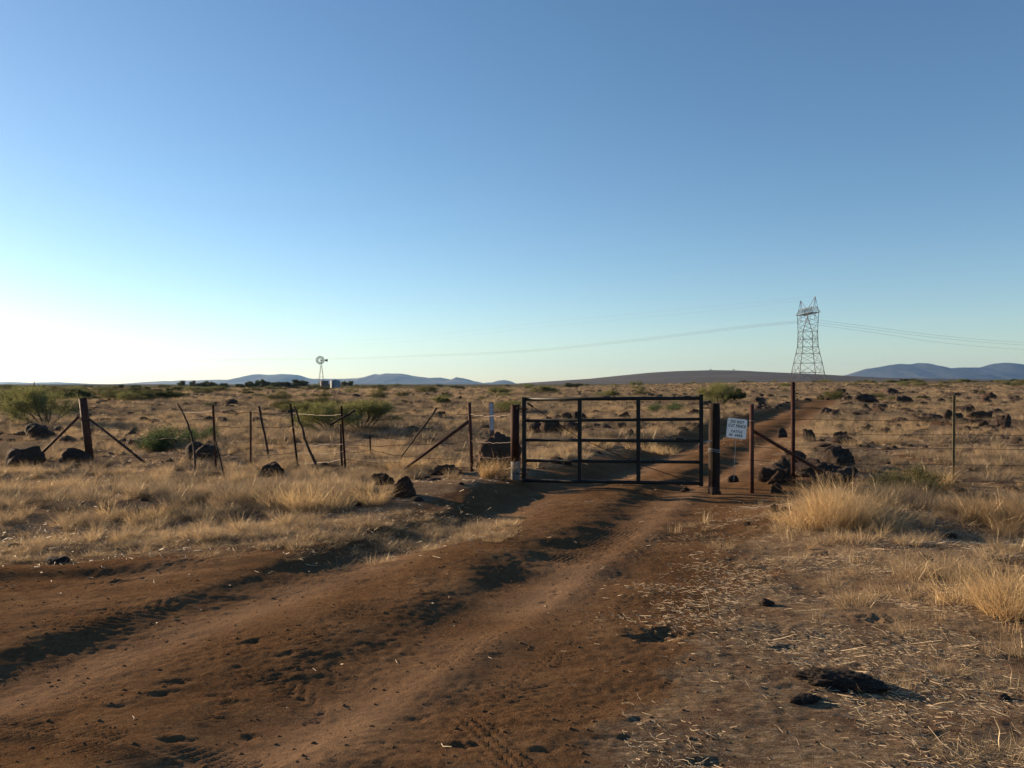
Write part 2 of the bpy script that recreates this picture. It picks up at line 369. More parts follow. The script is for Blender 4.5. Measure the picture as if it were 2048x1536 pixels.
M = dict(
 ground=mat_ground(),
 grass=mat_grass('dry_grass', (.17, .122, .078), (.31, .225, .135), (.44, .315, .175)),
 gold=mat_grass('golden_dry_grass', (.31, .20, .095), (.47, .315, .15), (.58, .41, .21), .55),
 twig=mat_grass('grey_dead_twigs', (.075, .058, .045), (.12, .092, .068), (.18, .14, .10), .25),
 straw=mat_simple('bleached_straw', (.28, .215, .13), (.50, .395, .26), 30, .55, 0, .1, .35),
 leaf=mat_leaf('mesquite_leaves', (.13, .135, .050), (.27, .265, .105)),
 leafd=mat_leaf('dark_green_leaves', (.052, .062, .026), (.115, .122, .050), .3),
 leafb=mat_leaf('grey_green_leaves', (.060, .085, .038), (.115, .145, .062), .3),
 brush=mat_leaf('olive_brush_leaves', (.085, .082, .036), (.16, .145, .060), .3),
 bark=mat_simple('shrub_bark', (.045, .032, .022), (.10, .072, .048), 10, .85),
 rock=mat_rock(), rockg=mat_rock('grey_weathered_basalt', 1.15),
 rust=mat_simple('rusty_pipe', (.042, .017, .012), (.090, .038, .027), 9, .75, 0, .5, .15),
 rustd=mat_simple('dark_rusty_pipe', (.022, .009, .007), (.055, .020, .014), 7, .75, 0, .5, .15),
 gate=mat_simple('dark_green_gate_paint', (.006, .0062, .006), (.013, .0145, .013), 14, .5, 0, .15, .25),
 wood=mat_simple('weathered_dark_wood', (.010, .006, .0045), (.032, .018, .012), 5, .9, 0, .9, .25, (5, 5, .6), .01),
 stick=mat_simple('weathered_stick', (.022, .013, .010), (.065, .040, .030), 14, .85, 0, .8, .2),
 tpost=mat_simple('olive_fence_post_paint', (.055, .045, .018), (.13, .10, .04), 9, .6, 0, .3, .4),
 white=mat_simple('chalky_white_paint', (.10, .105, .10), (.21, .205, .19), 12, .75, 0, .4, .3),
 wire=mat_simple('rusty_wire', (.045, .028, .022), (.12, .075, .055), 40, .6, .3, .1, .4),
 wirebright=mat_simple('galvanised_wire', (.35, .33, .31), (.62, .60, .57), 40, .4, .6, .1, .5),
 sign=mat_simple('white_sign_face', (.82, .77, .70), (.90, .85, .78), 5, .45, 0, .04, .4),
 signback=mat_simple('bare_aluminium_edge', (.45, .45, .45), (.6, .6, .6), 5, .4, .7, .04, .5),
 ink=mat_simple('black_sign_lettering', (.012, .012, .014), (.022, .022, .026), 5, .6, 0, .02, .3),
 marker=mat_simple('brown_fibreglass', (.075, .040, .032), (.12, .066, .050), 9, .6, 0, .1, .4),
 decal=mat_simple('pale_grey_decal', (.26, .27, .29), (.42, .44, .46), 30, .5, 0, .1, .4),
 reddecal=mat_simple('dark_red_decal_border', (.16, .025, .022), (.22, .04, .035), 9, .55, 0, .05, .4),
 steel=mat_simple('galvanised_steel', (.045, .046, .05), (.08, .08, .085), 3, .7, .2, .05, .5),
 mill=mat_simple('weathered_windmill_steel', (.035, .036, .034), (.06, .06, .055), 3, .7, .2, .05, .5),
 tank=mat_simple('galvanised_tank_sheet', (.12, .15, .19), (.19, .23, .28), 1.5, .6, .3, .1, .5),
 tankd=mat_simple('weathered_brown_tank', (.085, .075, .075), (.14, .12, .118), 1.5, .7, .2, .1, .4),
)

# ------------------------------------------------------------------ ground sheet
def grow(start, step, ratio, lim):
    o = []; v = start; s = step
    while v < lim: s *= ratio; v += s; o.append(v)
    return o
xp = grow(3.3, .021, 1.033, 12500); xs = np.array([-v for v in reversed(xp)]+list(np.arange(-3.3, 3.31, .021))+xp)
ys = [2.3]; 
while ys[-1] < 60: ys.append(ys[-1]+max(.0115, .0036*ys[-1]))
yb = grow(2.3, .05, 1.25, 12500)
ys = np.array([2.3-(v-2.3) for v in reversed(yb)]+ys+grow(ys[-1], ys[-1]-ys[-2], 1.045, 12500))
GX, GY = np.meshgrid(xs, ys); gx, gy = GX.ravel(), GY.ravel()
gz = Hmac(gx, gy)+Hfin(gx, gy)
nx, ny = len(xs), len(ys)
ii = (np.arange(ny-1)[:, None]*nx+np.arange(nx-1)[None, :]).ravel()
quads = np.stack([ii, ii+1, ii+nx+1, ii+nx], 1)
me = mesh_np('ground', np.stack([gx, gy, gz], 1), quads, M['ground'], True)
dm, _ = masks(gx, gy)
me.attributes.new('dirt', 'FLOAT', 'POINT').data.foreach_set('value', dm.astype(np.float32))
scr = ss(np.hypot(gx, gy), 130, 420)
sg_ = roads(gx, gy)+.10*vn(gy*.35, gy*0+2, 5); pk = (np.exp(-((sg_-1.12)/.30)**2)+np.exp(-((sg_+.62)/.30)**2)+.6*np.exp(-((sg_+1.95)/.35)**2))*np.clip(.75+1.1*fbm(gx*.8, gy*.8, 201, 3), 0, 1)
me.attributes.new('packed', 'FLOAT', 'POINT').data.foreach_set('value', np.clip(pk, 0, 1).astype(np.float32))
me.attributes.new('scrub', 'FLOAT', 'POINT').data.foreach_set('value', scr.astype(np.float32))
ground = link(bpy.data.objects.new('ground', me)); tag(ground, kind='structure')

# ------------------------------------------------------------------ hills and mountains
def ridge(name, prof, D, W, mat, rough=.05, base=-8.0, bow=0.0, seed=0, nx_=420, ny_=46, kind='structure'):
    prof = np.array(prof, float)
    px = np.linspace(prof[0, 0], prof[-1, 0], nx_); py = np.interp(px, prof[:, 0], prof[:, 1])
    if 'mountain' in name: py = py-1.3*fbm(px*.055+seed, px*0, seed, 4)
    t = np.linspace(-1, 1, ny_)
    PX, T = np.meshgrid(px, t); PY = np.meshgrid(py, t)[0]
    hh = CAMZ-(PY-CY)/F*D - base
    Y = D + T*W; X = (PX-CX)/F*D
    sh = np.clip(1-np.abs(T), 0, 1); sh = sh**1.15
    nz = fbm(X/W*2.2+seed, Y/W*2.2, seed, 5)
    rid = 1-np.abs(2*fbm(X/W*3.1, Y/W*1.2+5, seed+3, 4))
    Z = base + hh*sh*(1+rough*4*nz*np.abs(T)*1.6) + hh*rough*3*(rid-1)*(1-sh)*sh*2 - .0
    Z = np.where(np.abs(T) >= 1, base, Z)
    V = np.stack([X, Y, Z], -1).reshape(-1, 3)
    i = (np.arange(ny_-1)[:, None]*nx_+np.arange(nx_-1)[None, :]).ravel()
    o = onp(name, V, np.stack([i, i+1, i+nx_+1, i+nx_], 1), mat, None, True); tag(o, kind=kind); return o
m_mtn = mat_hill('distant_mountain_scrub', (.028, .032, .036), (.050, .054, .055), (.13, .10, .08), .0011, 60)
m_hill = mat_hill('dark_hill_scrub', (.050, .038, .028), (.080, .060, .042), (.10, .082, .058), .010, 3, (1, 2.2, 1))
ridge('mountains', [(-500,765),(-200,762),(-60,764),(0,764),(35,764),(60,767.5),(85,764.5),(110,764.5),(135,765.5),(155,770),(175,769),(235,769.5),(247,772),(275,772),(295,768),(330,762),(400,760),(460,759),(490,757),(500,750),(507,748.2),(520,747.6),(535,749),(550,748),(562,747),(585,748.6),(598,750),(610,755),(625,756.6),(650,757),(700,757),(712,757),(730,753),(750,747.6),(760,748),(772,745.6),(800,747),(818,749),(830,752),(860,755),(880,755),(903,759),(912,754),(930,757),(965,766),(985,764.5),(995,761),(1008,759.6),(1020,762),(1034,767),(1100,772)], 8000, 1500, m_mtn, .08, seed=3)
ridge('mountains', [(1640,770),(1690,752),(1715,743),(1735,736),(1745,735.5),(1760,733),(1780,728.5),(1800,726.4),(1812,727.5),(1825,727.5),(1834,724.6),(1858,726.5),(1880,733),(1895,736.4),(1920,733.6),(1955,734.4),(1975,730),(1992,725.4),(2008,723.4),(2030,725),(2060,729),(2150,735),(2300,728),(2500,745),(2700,768)], 9000, 1700, m_mtn, .15, seed=11)
ridge('hill', [(960,769.5),(1030,767),(1060,765),(1120,761),(1180,757),(1240,750.5),(1300,744.5),(1350,741.5),(1420,739.6),(1470,740.3),(1530,743.5),(1600,746.5),(1640,748.5),(1690,752),(1750,755),(1850,756.6),(2048,759.5),(2300,762),(2600,768)], 2400, 1300, m_hill, .02, seed=21)

# ------------------------------------------------------------------ grass blades
def blades(n, rad, h0, h1, lean, curve, width, segs=3, cx=0, cy=0, z=0, bias=(0, 0), rg=rng, ell=1.0):
    a = rg.uniform(0, 2*np.pi, n); r = rad*np.sqrt(rg.uniform(0, 1, n))
    bx = cx+np.cos(a)*r*ell; by = cy+np.sin(a)*r
    L = rg.uniform(h0, h1, n); out = a+rg.normal(0, .9, n)
    le = np.abs(rg.normal(lean, lean*.45, n)); cu = np.abs(rg.normal(curve, curve*.5, n))
    dx = np.cos(out); dy = np.sin(out); ph = rg.uniform(0, np.pi, n); wx = np.cos(ph); wy = np.sin(ph)
    zz = z if np.ndim(z) else np.full(n, z)
    V = []
    for k in range(segs+1):
        t = k/segs; hor = le*t+cu*t*t; ver = t*(1-.35*cu*t)
        nm = 1/np.sqrt(1+le**2)
        px_ = bx+(dx*hor+bias[0]*t*t)*L*nm; py_ = by+(dy*hor+bias[1]*t*t)*L*nm; pz = zz-.01+np.maximum(ver*L*nm, .004)
        ww = width*(1-.75*t)*.5
        if k > 1: kx_ = rg.normal(0, .055, n)*L*k/segs; ky_ = rg.normal(0, .055, n)*L*k/segs; px_ = px_+kx_; py_ = py_+ky_; pz = np.maximum(pz+rg.normal(0, .05, n)*L, .004)
        if k < segs:
            V.append(np.stack([px_-wx*ww, py_-wy*ww, pz], 1)); V.append(np.stack([px_+wx*ww, py_+wy*ww, pz], 1))
        else: V.append(np.stack([px_, py_, pz], 1))
    m = 2*segs+1; V = np.stack(V, 1).reshape(-1, 3); b = np.arange(n)*m
    T = []
    for k in range(segs-1):
        T.append(np.stack([b+2*k, b+2*k+1, b+2*k+3], 1)); T.append(np.stack([b+2*k, b+2*k+3, b+2*k+2], 1))
    k = segs-1; T.append(np.stack([b+2*k, b+2*k+1, b+2*k+2], 1))
    return V, np.concatenate(T)
def cat(parts):
    V = []; T = []; o = 0
    for v, t in parts: V.append(v); T.append(t+o); o += len(v)
    return np.concatenate(V), np.concatenate(T)
def scatter_object(name, variants, pts, mat):
    """one stuff object: tuft shapes and scatter points in one mesh, instanced by geometry nodes.
       pts: array x,y,z,rot,scale,var"""
    V, T = cat(variants); nv = [len(v[0]) for v in variants]
    var = np.concatenate([np.full(k, i) for i, k in enumerate(nv)]+[pts[:, 5]]).astype(np.int32)
    n0 = len(V); n1 = len(pts); Vall = np.concatenate([V, pts[:, :3]])
    me = mesh_np(name, Vall, T, mat)
    def at_(nm, ty, arr, d): me.attributes.new(nm, ty, 'POINT').data.foreach_set('value', arr.astype(d))
    at_('var', 'INT', var, np.int32)
    at_('ispt', 'BOOLEAN', np.concatenate([np.zeros(n0), np.ones(n1)]), bool)
    at_('rot', 'FLOAT', np.concatenate([np.zeros(n0), pts[:, 3]]), np.float32)
    at_('scl', 'FLOAT', np.concatenate([np.ones(n0), pts[:, 4]]), np.float32)
    o = link(bpy.data.objects.new(name, me))
    g = bpy.data.node_groups.new(name+'_scatter', 'GeometryNodeTree')
    g.interface.new_socket('Geometry', in_out='INPUT', socket_type='NodeSocketGeometry')
    g.interface.new_socket('Geometry', in_out='OUTPUT', socket_type='NodeSocketGeometry')
    nn = g.nodes; L = g.links.new
    gi = nn.new('NodeGroupInput'); go = nn.new('NodeGroupOutput')
    def attr(nm, ty):
        a = nn.new('GeometryNodeInputNamedAttribute'); a.data_type = ty; a.inputs[0].default_value = nm
        return [s for s in a.outputs if s.enabled and s.name == 'Attribute'][0]
    isp, va, ro, sc = attr('ispt', 'BOOLEAN'), attr('var', 'INT'), attr('rot', 'FLOAT'), attr('scl', 'FLOAT')
    s0 = nn.new('GeometryNodeSeparateGeometry'); s0.domain = 'POINT'; L(gi.outputs[0], s0.inputs[0]); L(isp, s0.inputs[1])
    cx = nn.new('ShaderNodeCombineXYZ'); L(ro, cx.inputs[2])
    jn = nn.new('GeometryNodeJoinGeometry')
    for k in range(len(variants)):
        cmp = nn.new('FunctionNodeCompare'); cmp.data_type = 'INT'; cmp.operation = 'EQUAL'
        ia = [s for s in cmp.inputs if s.enabled]; L(va, ia[0]); ia[1].default_value = k
        s1 = nn.new('GeometryNodeSeparateGeometry'); s1.domain = 'POINT'; L(s0.outputs[1], s1.inputs[0]); L(cmp.outputs[0], s1.inputs[1])
        ip = nn.new('GeometryNodeInstanceOnPoints'); L(s0.outputs[0], ip.inputs['Points']); L(cmp.outputs[0], ip.inputs['Selection'])
        L(s1.outputs[0], ip.inputs['Instance']); L(cx.outputs[0], ip.inputs['Rotation']); L(sc, ip.inputs['Scale'])
        L(ip.outputs[0], jn.inputs[0])
    L(jn.outputs[0], go.inputs[0])
    md = o.modifiers.new('scatter', 'NODES'); md.node_group = g
    return tag(o, kind='stuff')
def zones(n, dmin, dmax, ang0=-44, ang1=44, power=1.0):
    """random ground points in a sector in front of the gate, uniform per area when power=1"""
    u = rng.uniform(0, 1, n); d = np.sqrt(dmin**2+(dmax**2-dmin**2)*u**power)
    a = np.radians(rng.uniform(ang0, ang1, n)); return d*np.sin(a), d*np.cos(a), d
CLEAR = []
for (a_, b_, by) in ((362,450,922),(518,568,955),(738,786,980),(783,830,1008),(858,936,958),(-6,82,932),(112,172,926),(948,1046,950),(37,105,876),(1520,1592,966),(1655,1716,975),(1056,1162,870),(1545,1560,1026),(1990,2026,854),(1890,1936,843)):
    q = gp((a_+b_)/2, by); w_ = (b_-a_)/F*q.y/2; CLEAR.append((q.x, q.y+w_*.3, w_*1.0+.10, w_*1.0+.35))
CLEAR.append((-.6, 10.6, 1.0, .9)); CLEAR.append((-1.0, 11.6, .9, .4)); CLEAR.append((.1, 11.5, .6, 1.0))
def make_pts(x, y, rot, scl, var):
    ok = np.ones(len(x), bool)
    for (a_, b_, rx, ry) in CLEAR: ok &= ((x-a_)/rx)**2+((y-b_)/ry)**2 > 1
    ok |= (scl < .1)
    return np.stack([x, y, H(x, y), rot, scl, var], 1)[ok]

# dry grass: tufts
gv = [blades(170, .09, .14, .36, .35, .45, .0042), blades(150, .18, .08, .24, .75, .5, .0042),
      blades(26, .12, .10, .30, .15, .1, .0055, 2), blades(150, .30, .06, .20, 2.2, .3, .0045, 2),
      blades(110, .06, .22, .48, .28, .45, .0035), blades(230, .22, .12, .30, .45, .6, .0038)]
P_ = []
for (n, d0, d1, s0, s1) in ((5200, 8, 20, .3, .85), (7000, 20, 45, .6, 1.15), (11000, 45, 110, .8, 1.4), (13000, 110, 300, 1.3, 2.6)):
    x, y, d = zones(n, d0, d1)
    dm_, bare = masks(x, y)
    pn = fbm(x*.30, y*.30, 131, 3)
    keep = rng.uniform(0, 1, n) < (1-bare)**2*(1-.8*dm_)*np.clip(.50+2.0*pn, .05, 1)
    x, y, d, pn = x[keep], y[keep], d[keep], pn[keep]; k = len(x)
    v = np.where(rng.uniform(0, 1, k) < .5+.5*pn, rng.choice([0, 4, 5], k), rng.choice([1, 2, 3, 3, 5], k))
    if d0 > 20: v = rng.choice([0, 1, 5, 5, 4], k)
    P_.append(make_pts(x, y, rng.uniform(0, 6.28, k), rng.uniform(s0, s1, k), v))
# low sprigs near the lens on the right verge and scattered at the yard's edge
x = rng.uniform(1.0, 9, 2600); y = rng.uniform(2.6, 10.5, 2600)
k_ = (x > 1.9+.05*y+.5*rng.normal(0, 1, len(x))) & (rng.uniform(0, 1, len(x)) < .35+.8*fbm(x*.7, y*.7, 141, 2))
x, y = x[k_], y[k_]; k = len(x)
P_.append(make_pts(x, y, rng.uniform(0, 6.28, k), rng.uniform(.3, .75, k), rng.choice([3, 3, 1, 2], k)))
x = rng.uniform(-9, 0, 1500); y = leftedge(x)+rng.normal(.1, .45, 1500); k = 1500
P_.append(make_pts(x, y, rng.uniform(0, 6.28, k), rng.uniform(.25, .6, k), rng.choice([3, 3, 1], k)))
# thick band on the mound along the fence and beside the right verge
x = rng.uniform(-9.5, -1.9, 700); y = 9.9+.2*(x+5)+rng.normal(0, .6, 700); kk = fbm(x*.6, y*.6, 151, 2) > -.05; x, y = x[kk], y[kk]; k = len(x)
P_.append(make_pts(x, y, rng.uniform(0, 6.28, k), rng.uniform(.35, .8, k), rng.choice([0, 1, 5, 3], k)))
grass = scatter_object('grass', gv, np.concatenate(P_), M['grass']); tag(grass, 'dry straw coloured grass covering the open range', 'grass')
# grey dead brush between the grass
tv = [blades(210, .10, .12, .30, .9, .25, .005, 2), blades(260, .2, .10, .26, .6, .3, .0048, 2)]
P_ = []
for (n, d0, d1, s0, s1) in ((650, 9.5, 20, .6, 1.2), (4200, 20, 50, .7, 1.6), (9000, 50, 130, .9, 2.2), (9000, 130, 380, 1.6, 3.4)):
    x, y, d = zones(n, d0, d1); dm_, bare = masks(x, y); kk = (bare < .2) & (fbm(x*.2, y*.2, 161, 2) > -.1); x, y = x[kk], y[kk]; k = len(x)
    P_.append(make_pts(x, y, rng.uniform(0, 6.28, k), rng.uniform(s0, s1, k), rng.integers(0, 2, k)))
tw = scatter_object('dead_brush', tv, np.concatenate(P_), M['twig']); tag(tw, 'low grey dead brush scattered through the dry grass', 'brush')

# loose straw lying on the dirt
def straws(n, gen, l0, l1, wd):
    x, y = gen(n); k = len(x)
    a = np.where(rng.uniform(0, 1, k) < .65, rng.normal(-.75, .35, k), rng.uniform(0, np.pi, k)); L = rng.uniform(l0, l1, k)*rng.uniform(.4, 1, k)
    dx, dy = np.cos(a)*L/2, np.sin(a)*L/2; til = rng.normal(0, .12, k)*L; w_ = wd*rng.uniform(.6, 1.3, k)/2
    bend = rng.normal(0, .16, k)*L
    def P3(t, side, up):
        xx = x+dx*t+np.cos(a+np.pi/2)*(bend*(1-t*t)+side*w_); yy = y+dy*t+np.sin(a+np.pi/2)*(bend*(1-t*t)+side*w_)
        return np.stack([xx, yy, zz+til*t+up*w_*1.6], 1)
    zz = H(x, y)+.004+np.abs(til)*.8
    V = np.stack([P3(t, s_, u) for t in (-1, 0, 1) for s_, u in ((-1, 0), (0, 1), (1, 0))], 1).reshape(-1, 3)
    b = np.arange(k)*9; T = []
    for r0 in (0, 3):
        for c0 in (0, 1): T.append(np.stack([b+r0+c0, b+r0+c0+1, b+r0+c0+4, b+r0+c0+3], 1))
    return V, np.concatenate(T)
def g_right(n):
    x = rng.uniform(.5, 7.5, n); y = rng.uniform(2.6, 10.5, n); s = roads(x, y)
    p = ss(s+.5*fbm(x*1.1, y*1.1, 171, 3), 1.1, 3.0)*(.06+1.2*ss(fbm(x*1.6, y*2.4, 175, 3), -.22, .35)); kk = rng.uniform(0, 1, n) < p; return x[kk], y[kk]
def g_left(n):
    x = rng.uniform(-9.5, -.2, n); y = leftedge(x)+rng.normal(.35, .75, n); kk = (y > 6) & (fbm(x*.8, y*.8, 181, 2) > -.25); return x[kk], y[kk]
def g_any(n):
    x = rng.uniform(-4, 4, n); y = rng.uniform(2.8, 9, n); return x, y
def g_beyond(n):
    x, y, d = zones(n, 9, 26); _, b = masks(x, y); kk = (rng.uniform(0, 1, n) > b*.93); return x[kk], y[kk]
st = cat([straws(62000, g_right, .012, .07, .0020), straws(9000, g_right, .03, .12, .0026), straws(420, g_right, .12, .28, .0034), straws(2600, g_left, .03, .12, .0045), straws(90, g_any, .02, .09, .003), straws(7000, g_beyond, .05, .2, .006)])
o = onp('straw', st[0], st[1], M['straw']); tag(o, 'bleached loose straw lying on the dirt verge', 'straw', kind='stuff')

# distinct grass clumps
def clump(px, py, name, label, specs, mat='gold', cat_='grass clump'):
    p = gp(px, py); parts = []
    for (dx, dy, n, rad, h0, h1, lean, curve, wd, bias) in specs:
        v, t = blades(n, rad, h0, h1, lean, curve, wd, 4, dx, dy, 0, bias)
        parts.append((v, t))
    V, T = cat(parts)
    V[:, 2] += H(V[:, 0]*.8+p.x, V[:, 1]*.8+p.y)-p.z
    o = onp(name, V, T, M[mat]); o.location = p; tag(o, label, cat_); return o
rs = lambda k, sx, sy, n, h0, h1, lean=.35, rad=.13, wd=.0035, b=(0, 0): [(random.uniform(-sx, sx), random.uniform(-sy, sy), n, rad, h0*random.uniform(.8, 1.1), h1*random.uniform(.75, 1.1), lean, .5, wd, b) for _ in range(k)]
clump(1690, 1046, 'grass_clump', 'large golden dry grass clump beside the road right of the slanted brace', rs(14, .36, .26, 230, .18, .60, .45, .15)+rs(9, .70, .28, 120, .10, .40, .7))
clump(1800, 1010, 'grass_clump', 'thin brown grass clump behind the large golden one', rs(9, .45, .3, 150, .2, .5), 'grass')
clump(655, 1022, 'grass_clump', 'broad orange dry grass clump on the mound left of the round dark rock', rs(13, .75, .25, 240, .12, .40, .5, .16))
clump(560, 1005, 'grass_clump', 'pale dry grass clump left of the broad orange one', rs(10, .7, .3, 220, .15, .38, .4, .18), 'grass')
clump(985, 975, 'grass_clump', 'small orange grass clump at the foot of the pale marker post', rs(4, .16, .1, 180, .2, .5, .25, .06, .0035, (.25, -.1)))
clump(2035, 1215, 'grass_clump', 'tall yellow grass clump at the right edge of the verge', rs(11, .34, .27, 170, .12, .44, .55, .12, .0032))
clump(1900, 1150, 'grass_clump', 'sparse pale grass clump left of the yellow one at the right edge', rs(8, .35, .2, 110, .12, .30, .45, .12, .003), 'grass')
clump(2040, 1045, 'grass_clump', 'orange dry grass clump near the green metal post', rs(10, .4, .3, 150, .15, .55, .45))
clump(1893, 978, 'grass_clump', 'narrow orange grass tuft just left of the green metal post', rs(2, .08, .05, 170, .2, .42, .25, .07))
clump(1745, 1190, 'grass_clump', 'low wispy grass sprig amid the straw of the right verge', rs(7, .3, .12, 60, .06, .17, .5, .10, .0025), 'grass')
clump(845, 945, 'grass_clump', 'orange dry grass clump below the slanted brace of the fence', rs(8, .55, .3, 220, .15, .40, .35, .14))
clump(90, 985, 'grass_clump', 'fluffy straw coloured grass clump near the leaning corner post', rs(12, .8, .4, 220, .14, .34, .45, .16), 'grass')
clump(270, 1040, 'grass_clump', 'low tan grass clump at the edge of the bare dirt', rs(9, .4, .15, 200, .08, .22, .6, .12), 'gold')
clump(1265, 905, 'grass_clump', 'dry grass clump seen through the gate on the bank of the road', rs(8, 1.0, .3, 150, .15, .36, .4, .14), 'gold')

# ------------------------------------------------------------------ rocks
def rock_mesh(seed, sub=4, cuts=6, lump=.34, mat='rock'):
    b = bmesh.new(); bmesh.ops.create_icosphere(b, subdivisions=sub, radius=1)
    rr = np.random.default_rng(seed); V = np.array([v.co[:] for v in b.verts])
    for _ in range(cuts):                                   # facets
        n = rr.normal(0, 1, 3); n /= np.linalg.norm(n); d = rr.uniform(.55, .88)
        k = V@n; over = k > d; V[over] -= np.outer(k[over]-d, n)*.95
    o_ = rr.uniform(0, 50, 3)
    f = fbm(V[:, 0]*1.6+o_[0]+V[:, 2], V[:, 1]*1.6+o_[1]-V[:, 2]*.7, seed, 4); g_ = fbm(V[:, 2]*5+o_[2], V[:, 0]*5-V[:, 1]*3, seed+9, 3)
    h_ = fbm(V[:, 0]*11+o_[1], V[:, 1]*11+V[:, 2]*9, seed+5, 3); V *= (1+lump*1.3*f+.12*g_+.05*h_)[:, None]
    V[:, 2] = np.maximum(V[:, 2], -.55)
    V[:, 0] /= np.abs(V[:, 0]).max(); V[:, 1] /= np.abs(V[:, 1]).max(); V[:, 2] = np.maximum(V[:, 2]/V[:, 2].max(), -.5)
    for v, c in zip(b.verts, V): v.co = c
    me = bpy.data.meshes.new('basalt_rock'); b.to_mesh(me); b.free()
    for p in me.polygons: p.use_smooth = True
    me.materials.append(M[mat]); return me
RM = [rock_mesh(s) for s in (1, 2, 3, 4, 5, 6, 7, 8)]; RG = [rock_mesh(s, mat='rockg') for s in (11, 12, 13)]
def rock(px0_, px1_, top, base, label, mesh=None, group=None, depthr=.8, rz=None, name='basalt_rock'):
    cx = (px0_+px1_)/2; p = gp(cx, base); wid = (px1_-px0_)/F*p.y; hgt = (base-top)/F*p.y
    sx = wid/2*1.02; sz = hgt/1.25; sy = wid/2*depthr
    o = bpy.data.objects.new(name, mesh or random.choice(RM)); COL.objects.link(o)
    o.location = (p.x, p.y+sy*.6, hz(p.x, p.y+sy*.6)+sz*.20); o.scale = (sx, sy, sz)
    o.rotation_euler = (random.uniform(-.1, .1), random.uniform(-.1, .1), rz if rz is not None else random.choice([0, math.pi])+random.uniform(-.3, .3))
    return tag(o, label, 'rock', group)
for a in [
 (37, 105, 846, 876, 'dark rock pair shape left of the leaning corner post behind the grass'),
 (-10, 76, 892, 932, 'long sloping dark rock at the left edge of the picture'),
 (112, 172, 896, 926, 'low dark rocky lump directly behind the leaning corner post'),
 (252, 300, 878, 895, 'low black rock beside the grey green herb'),
 (362, 450, 879, 922, 'large black boulder behind the bent stick post'),
 (402, 428, 833, 848, 'small rounded dark rock up the slope from the black boulder'),
 (518, 568, 922, 955, 'blocky black rock sitting in the grass below the stick post'),
 (738, 786, 955, 980, 'grass fringed dark rock just left of the round rock'),
 (858, 936, 936, 958, 'low flat dark rock below the slanted fence brace'),
 (1056, 1092, 842, 866, 'reddish grey boulder leftmost of the row behind the gate'),
 (1080, 1126, 838, 868, 'pointed dark boulder second in the row behind the gate'),
 (1116, 1162, 842, 870, 'squat dark boulder third in the row behind the gate'),
 (1122, 1146, 823, 838, 'small rounded boulder up the slope above the row behind the gate'),
 (1146, 1182, 821, 838, 'wide boulder up the slope above the row behind the gate'),
 (1236, 1264, 821, 838, 'dark boulder seen between the two middle bars of the gate'),
 (1376, 1404, 818, 836, 'brown boulder seen near the latch side of the gate'),
 (1249, 1268, 866, 880, 'small pointed rock on the far side of the sunken road'),
 (1194, 1216, 884, 900, 'small black rock on the bank left of the sunken road'),
 (1098, 1128, 922, 936, 'flat dark rock behind the lowest gate rail'),
 (1128, 1146, 930, 940, 'small low rock right beside the flat one behind the lowest gate rail'),
 (1520, 1584, 934, 966, 'wide black boulder low at the foot of the tall pipe post'),
 (1556, 1588, 914, 956, 'upright black boulder directly left of the tall pipe post'),
 (1456, 1480, 948, 964, 'small rounded dark rock under the warning sign'),
 (1540, 1568, 966, 986, 'small pointed rock in front of the tall pipe post'),
 (1594, 1640, 918, 950, 'black boulder right of the tall pipe post behind the brace'),
 (1644, 1716, 894, 934, 'tall dark boulder above the lower end of the slanted brace'),
 (1608, 1634, 856, 882, 'dark rock right of the tall pipe post up the slope'),
 (1668, 1702, 863, 882, 'dark rock beyond the tall boulder near the fence'),
 (1556, 1580, 855, 876, 'brown rock between the rusty post and the tall pipe post'),
 (1642, 1692, 814, 830, 'low wide rock mound beside the far road'),
 (1842, 1894, 826, 844, 'long low dark rock left of the green metal post'),
 (1890, 1936, 817, 843, 'dark humped rock directly behind the green metal post'),
 (1942, 1982, 838, 854, 'rounded dark rock right of the green metal post'),
 (1990, 2026, 826, 854, 'steep dark rock near the right edge beyond the fence'),
 (1720, 1752, 805, 821, 'black outcrop rock left half of the far dark pile'),
 (1744, 1782, 806, 821, 'black outcrop rock right half of the far dark pile'),
 (1485, 1502, 1045, 1053, 'tiny dark stone on the dirt below the warning sign'),
 (1541, 1560, 1010, 1026, 'small black stone beside the large golden grass clump'),
 (68, 128, 1116, 1132, 'flat brown stone alone on the left dirt yard'),
 (1838, 1872, 1108, 1122, 'small dark stone in the shade of the right verge'),
 (1518, 1552, 1196, 1210, 'small black cone shaped stone in the straw'),
 (1360, 1382, 974, 984, 'small red brown stone near the big right gate post')]:
    rock(*a)
rock(783, 830, 965, 1008, 'round black rock standing on the mound edge by the road', RM[2], depthr=.95)
rock(948, 1046, 868, 950, 'largest grey brown boulder behind the pale marker post', rock_mesh(41, 5, 7, .2, 'rockg'), depthr=.9, rz=.2)
rock(1655, 1716, 936, 975, 'smooth olive grey boulder at the foot of the slanted brace', RG[1], depthr=.9)
rock(1622, 1664, 948, 974, 'pale grey stone beside the smooth boulder at the brace foot', RG[2])
rock(2000, 2030, 1385, 1396, 'small stone among the straw at the lower right', RM[1])
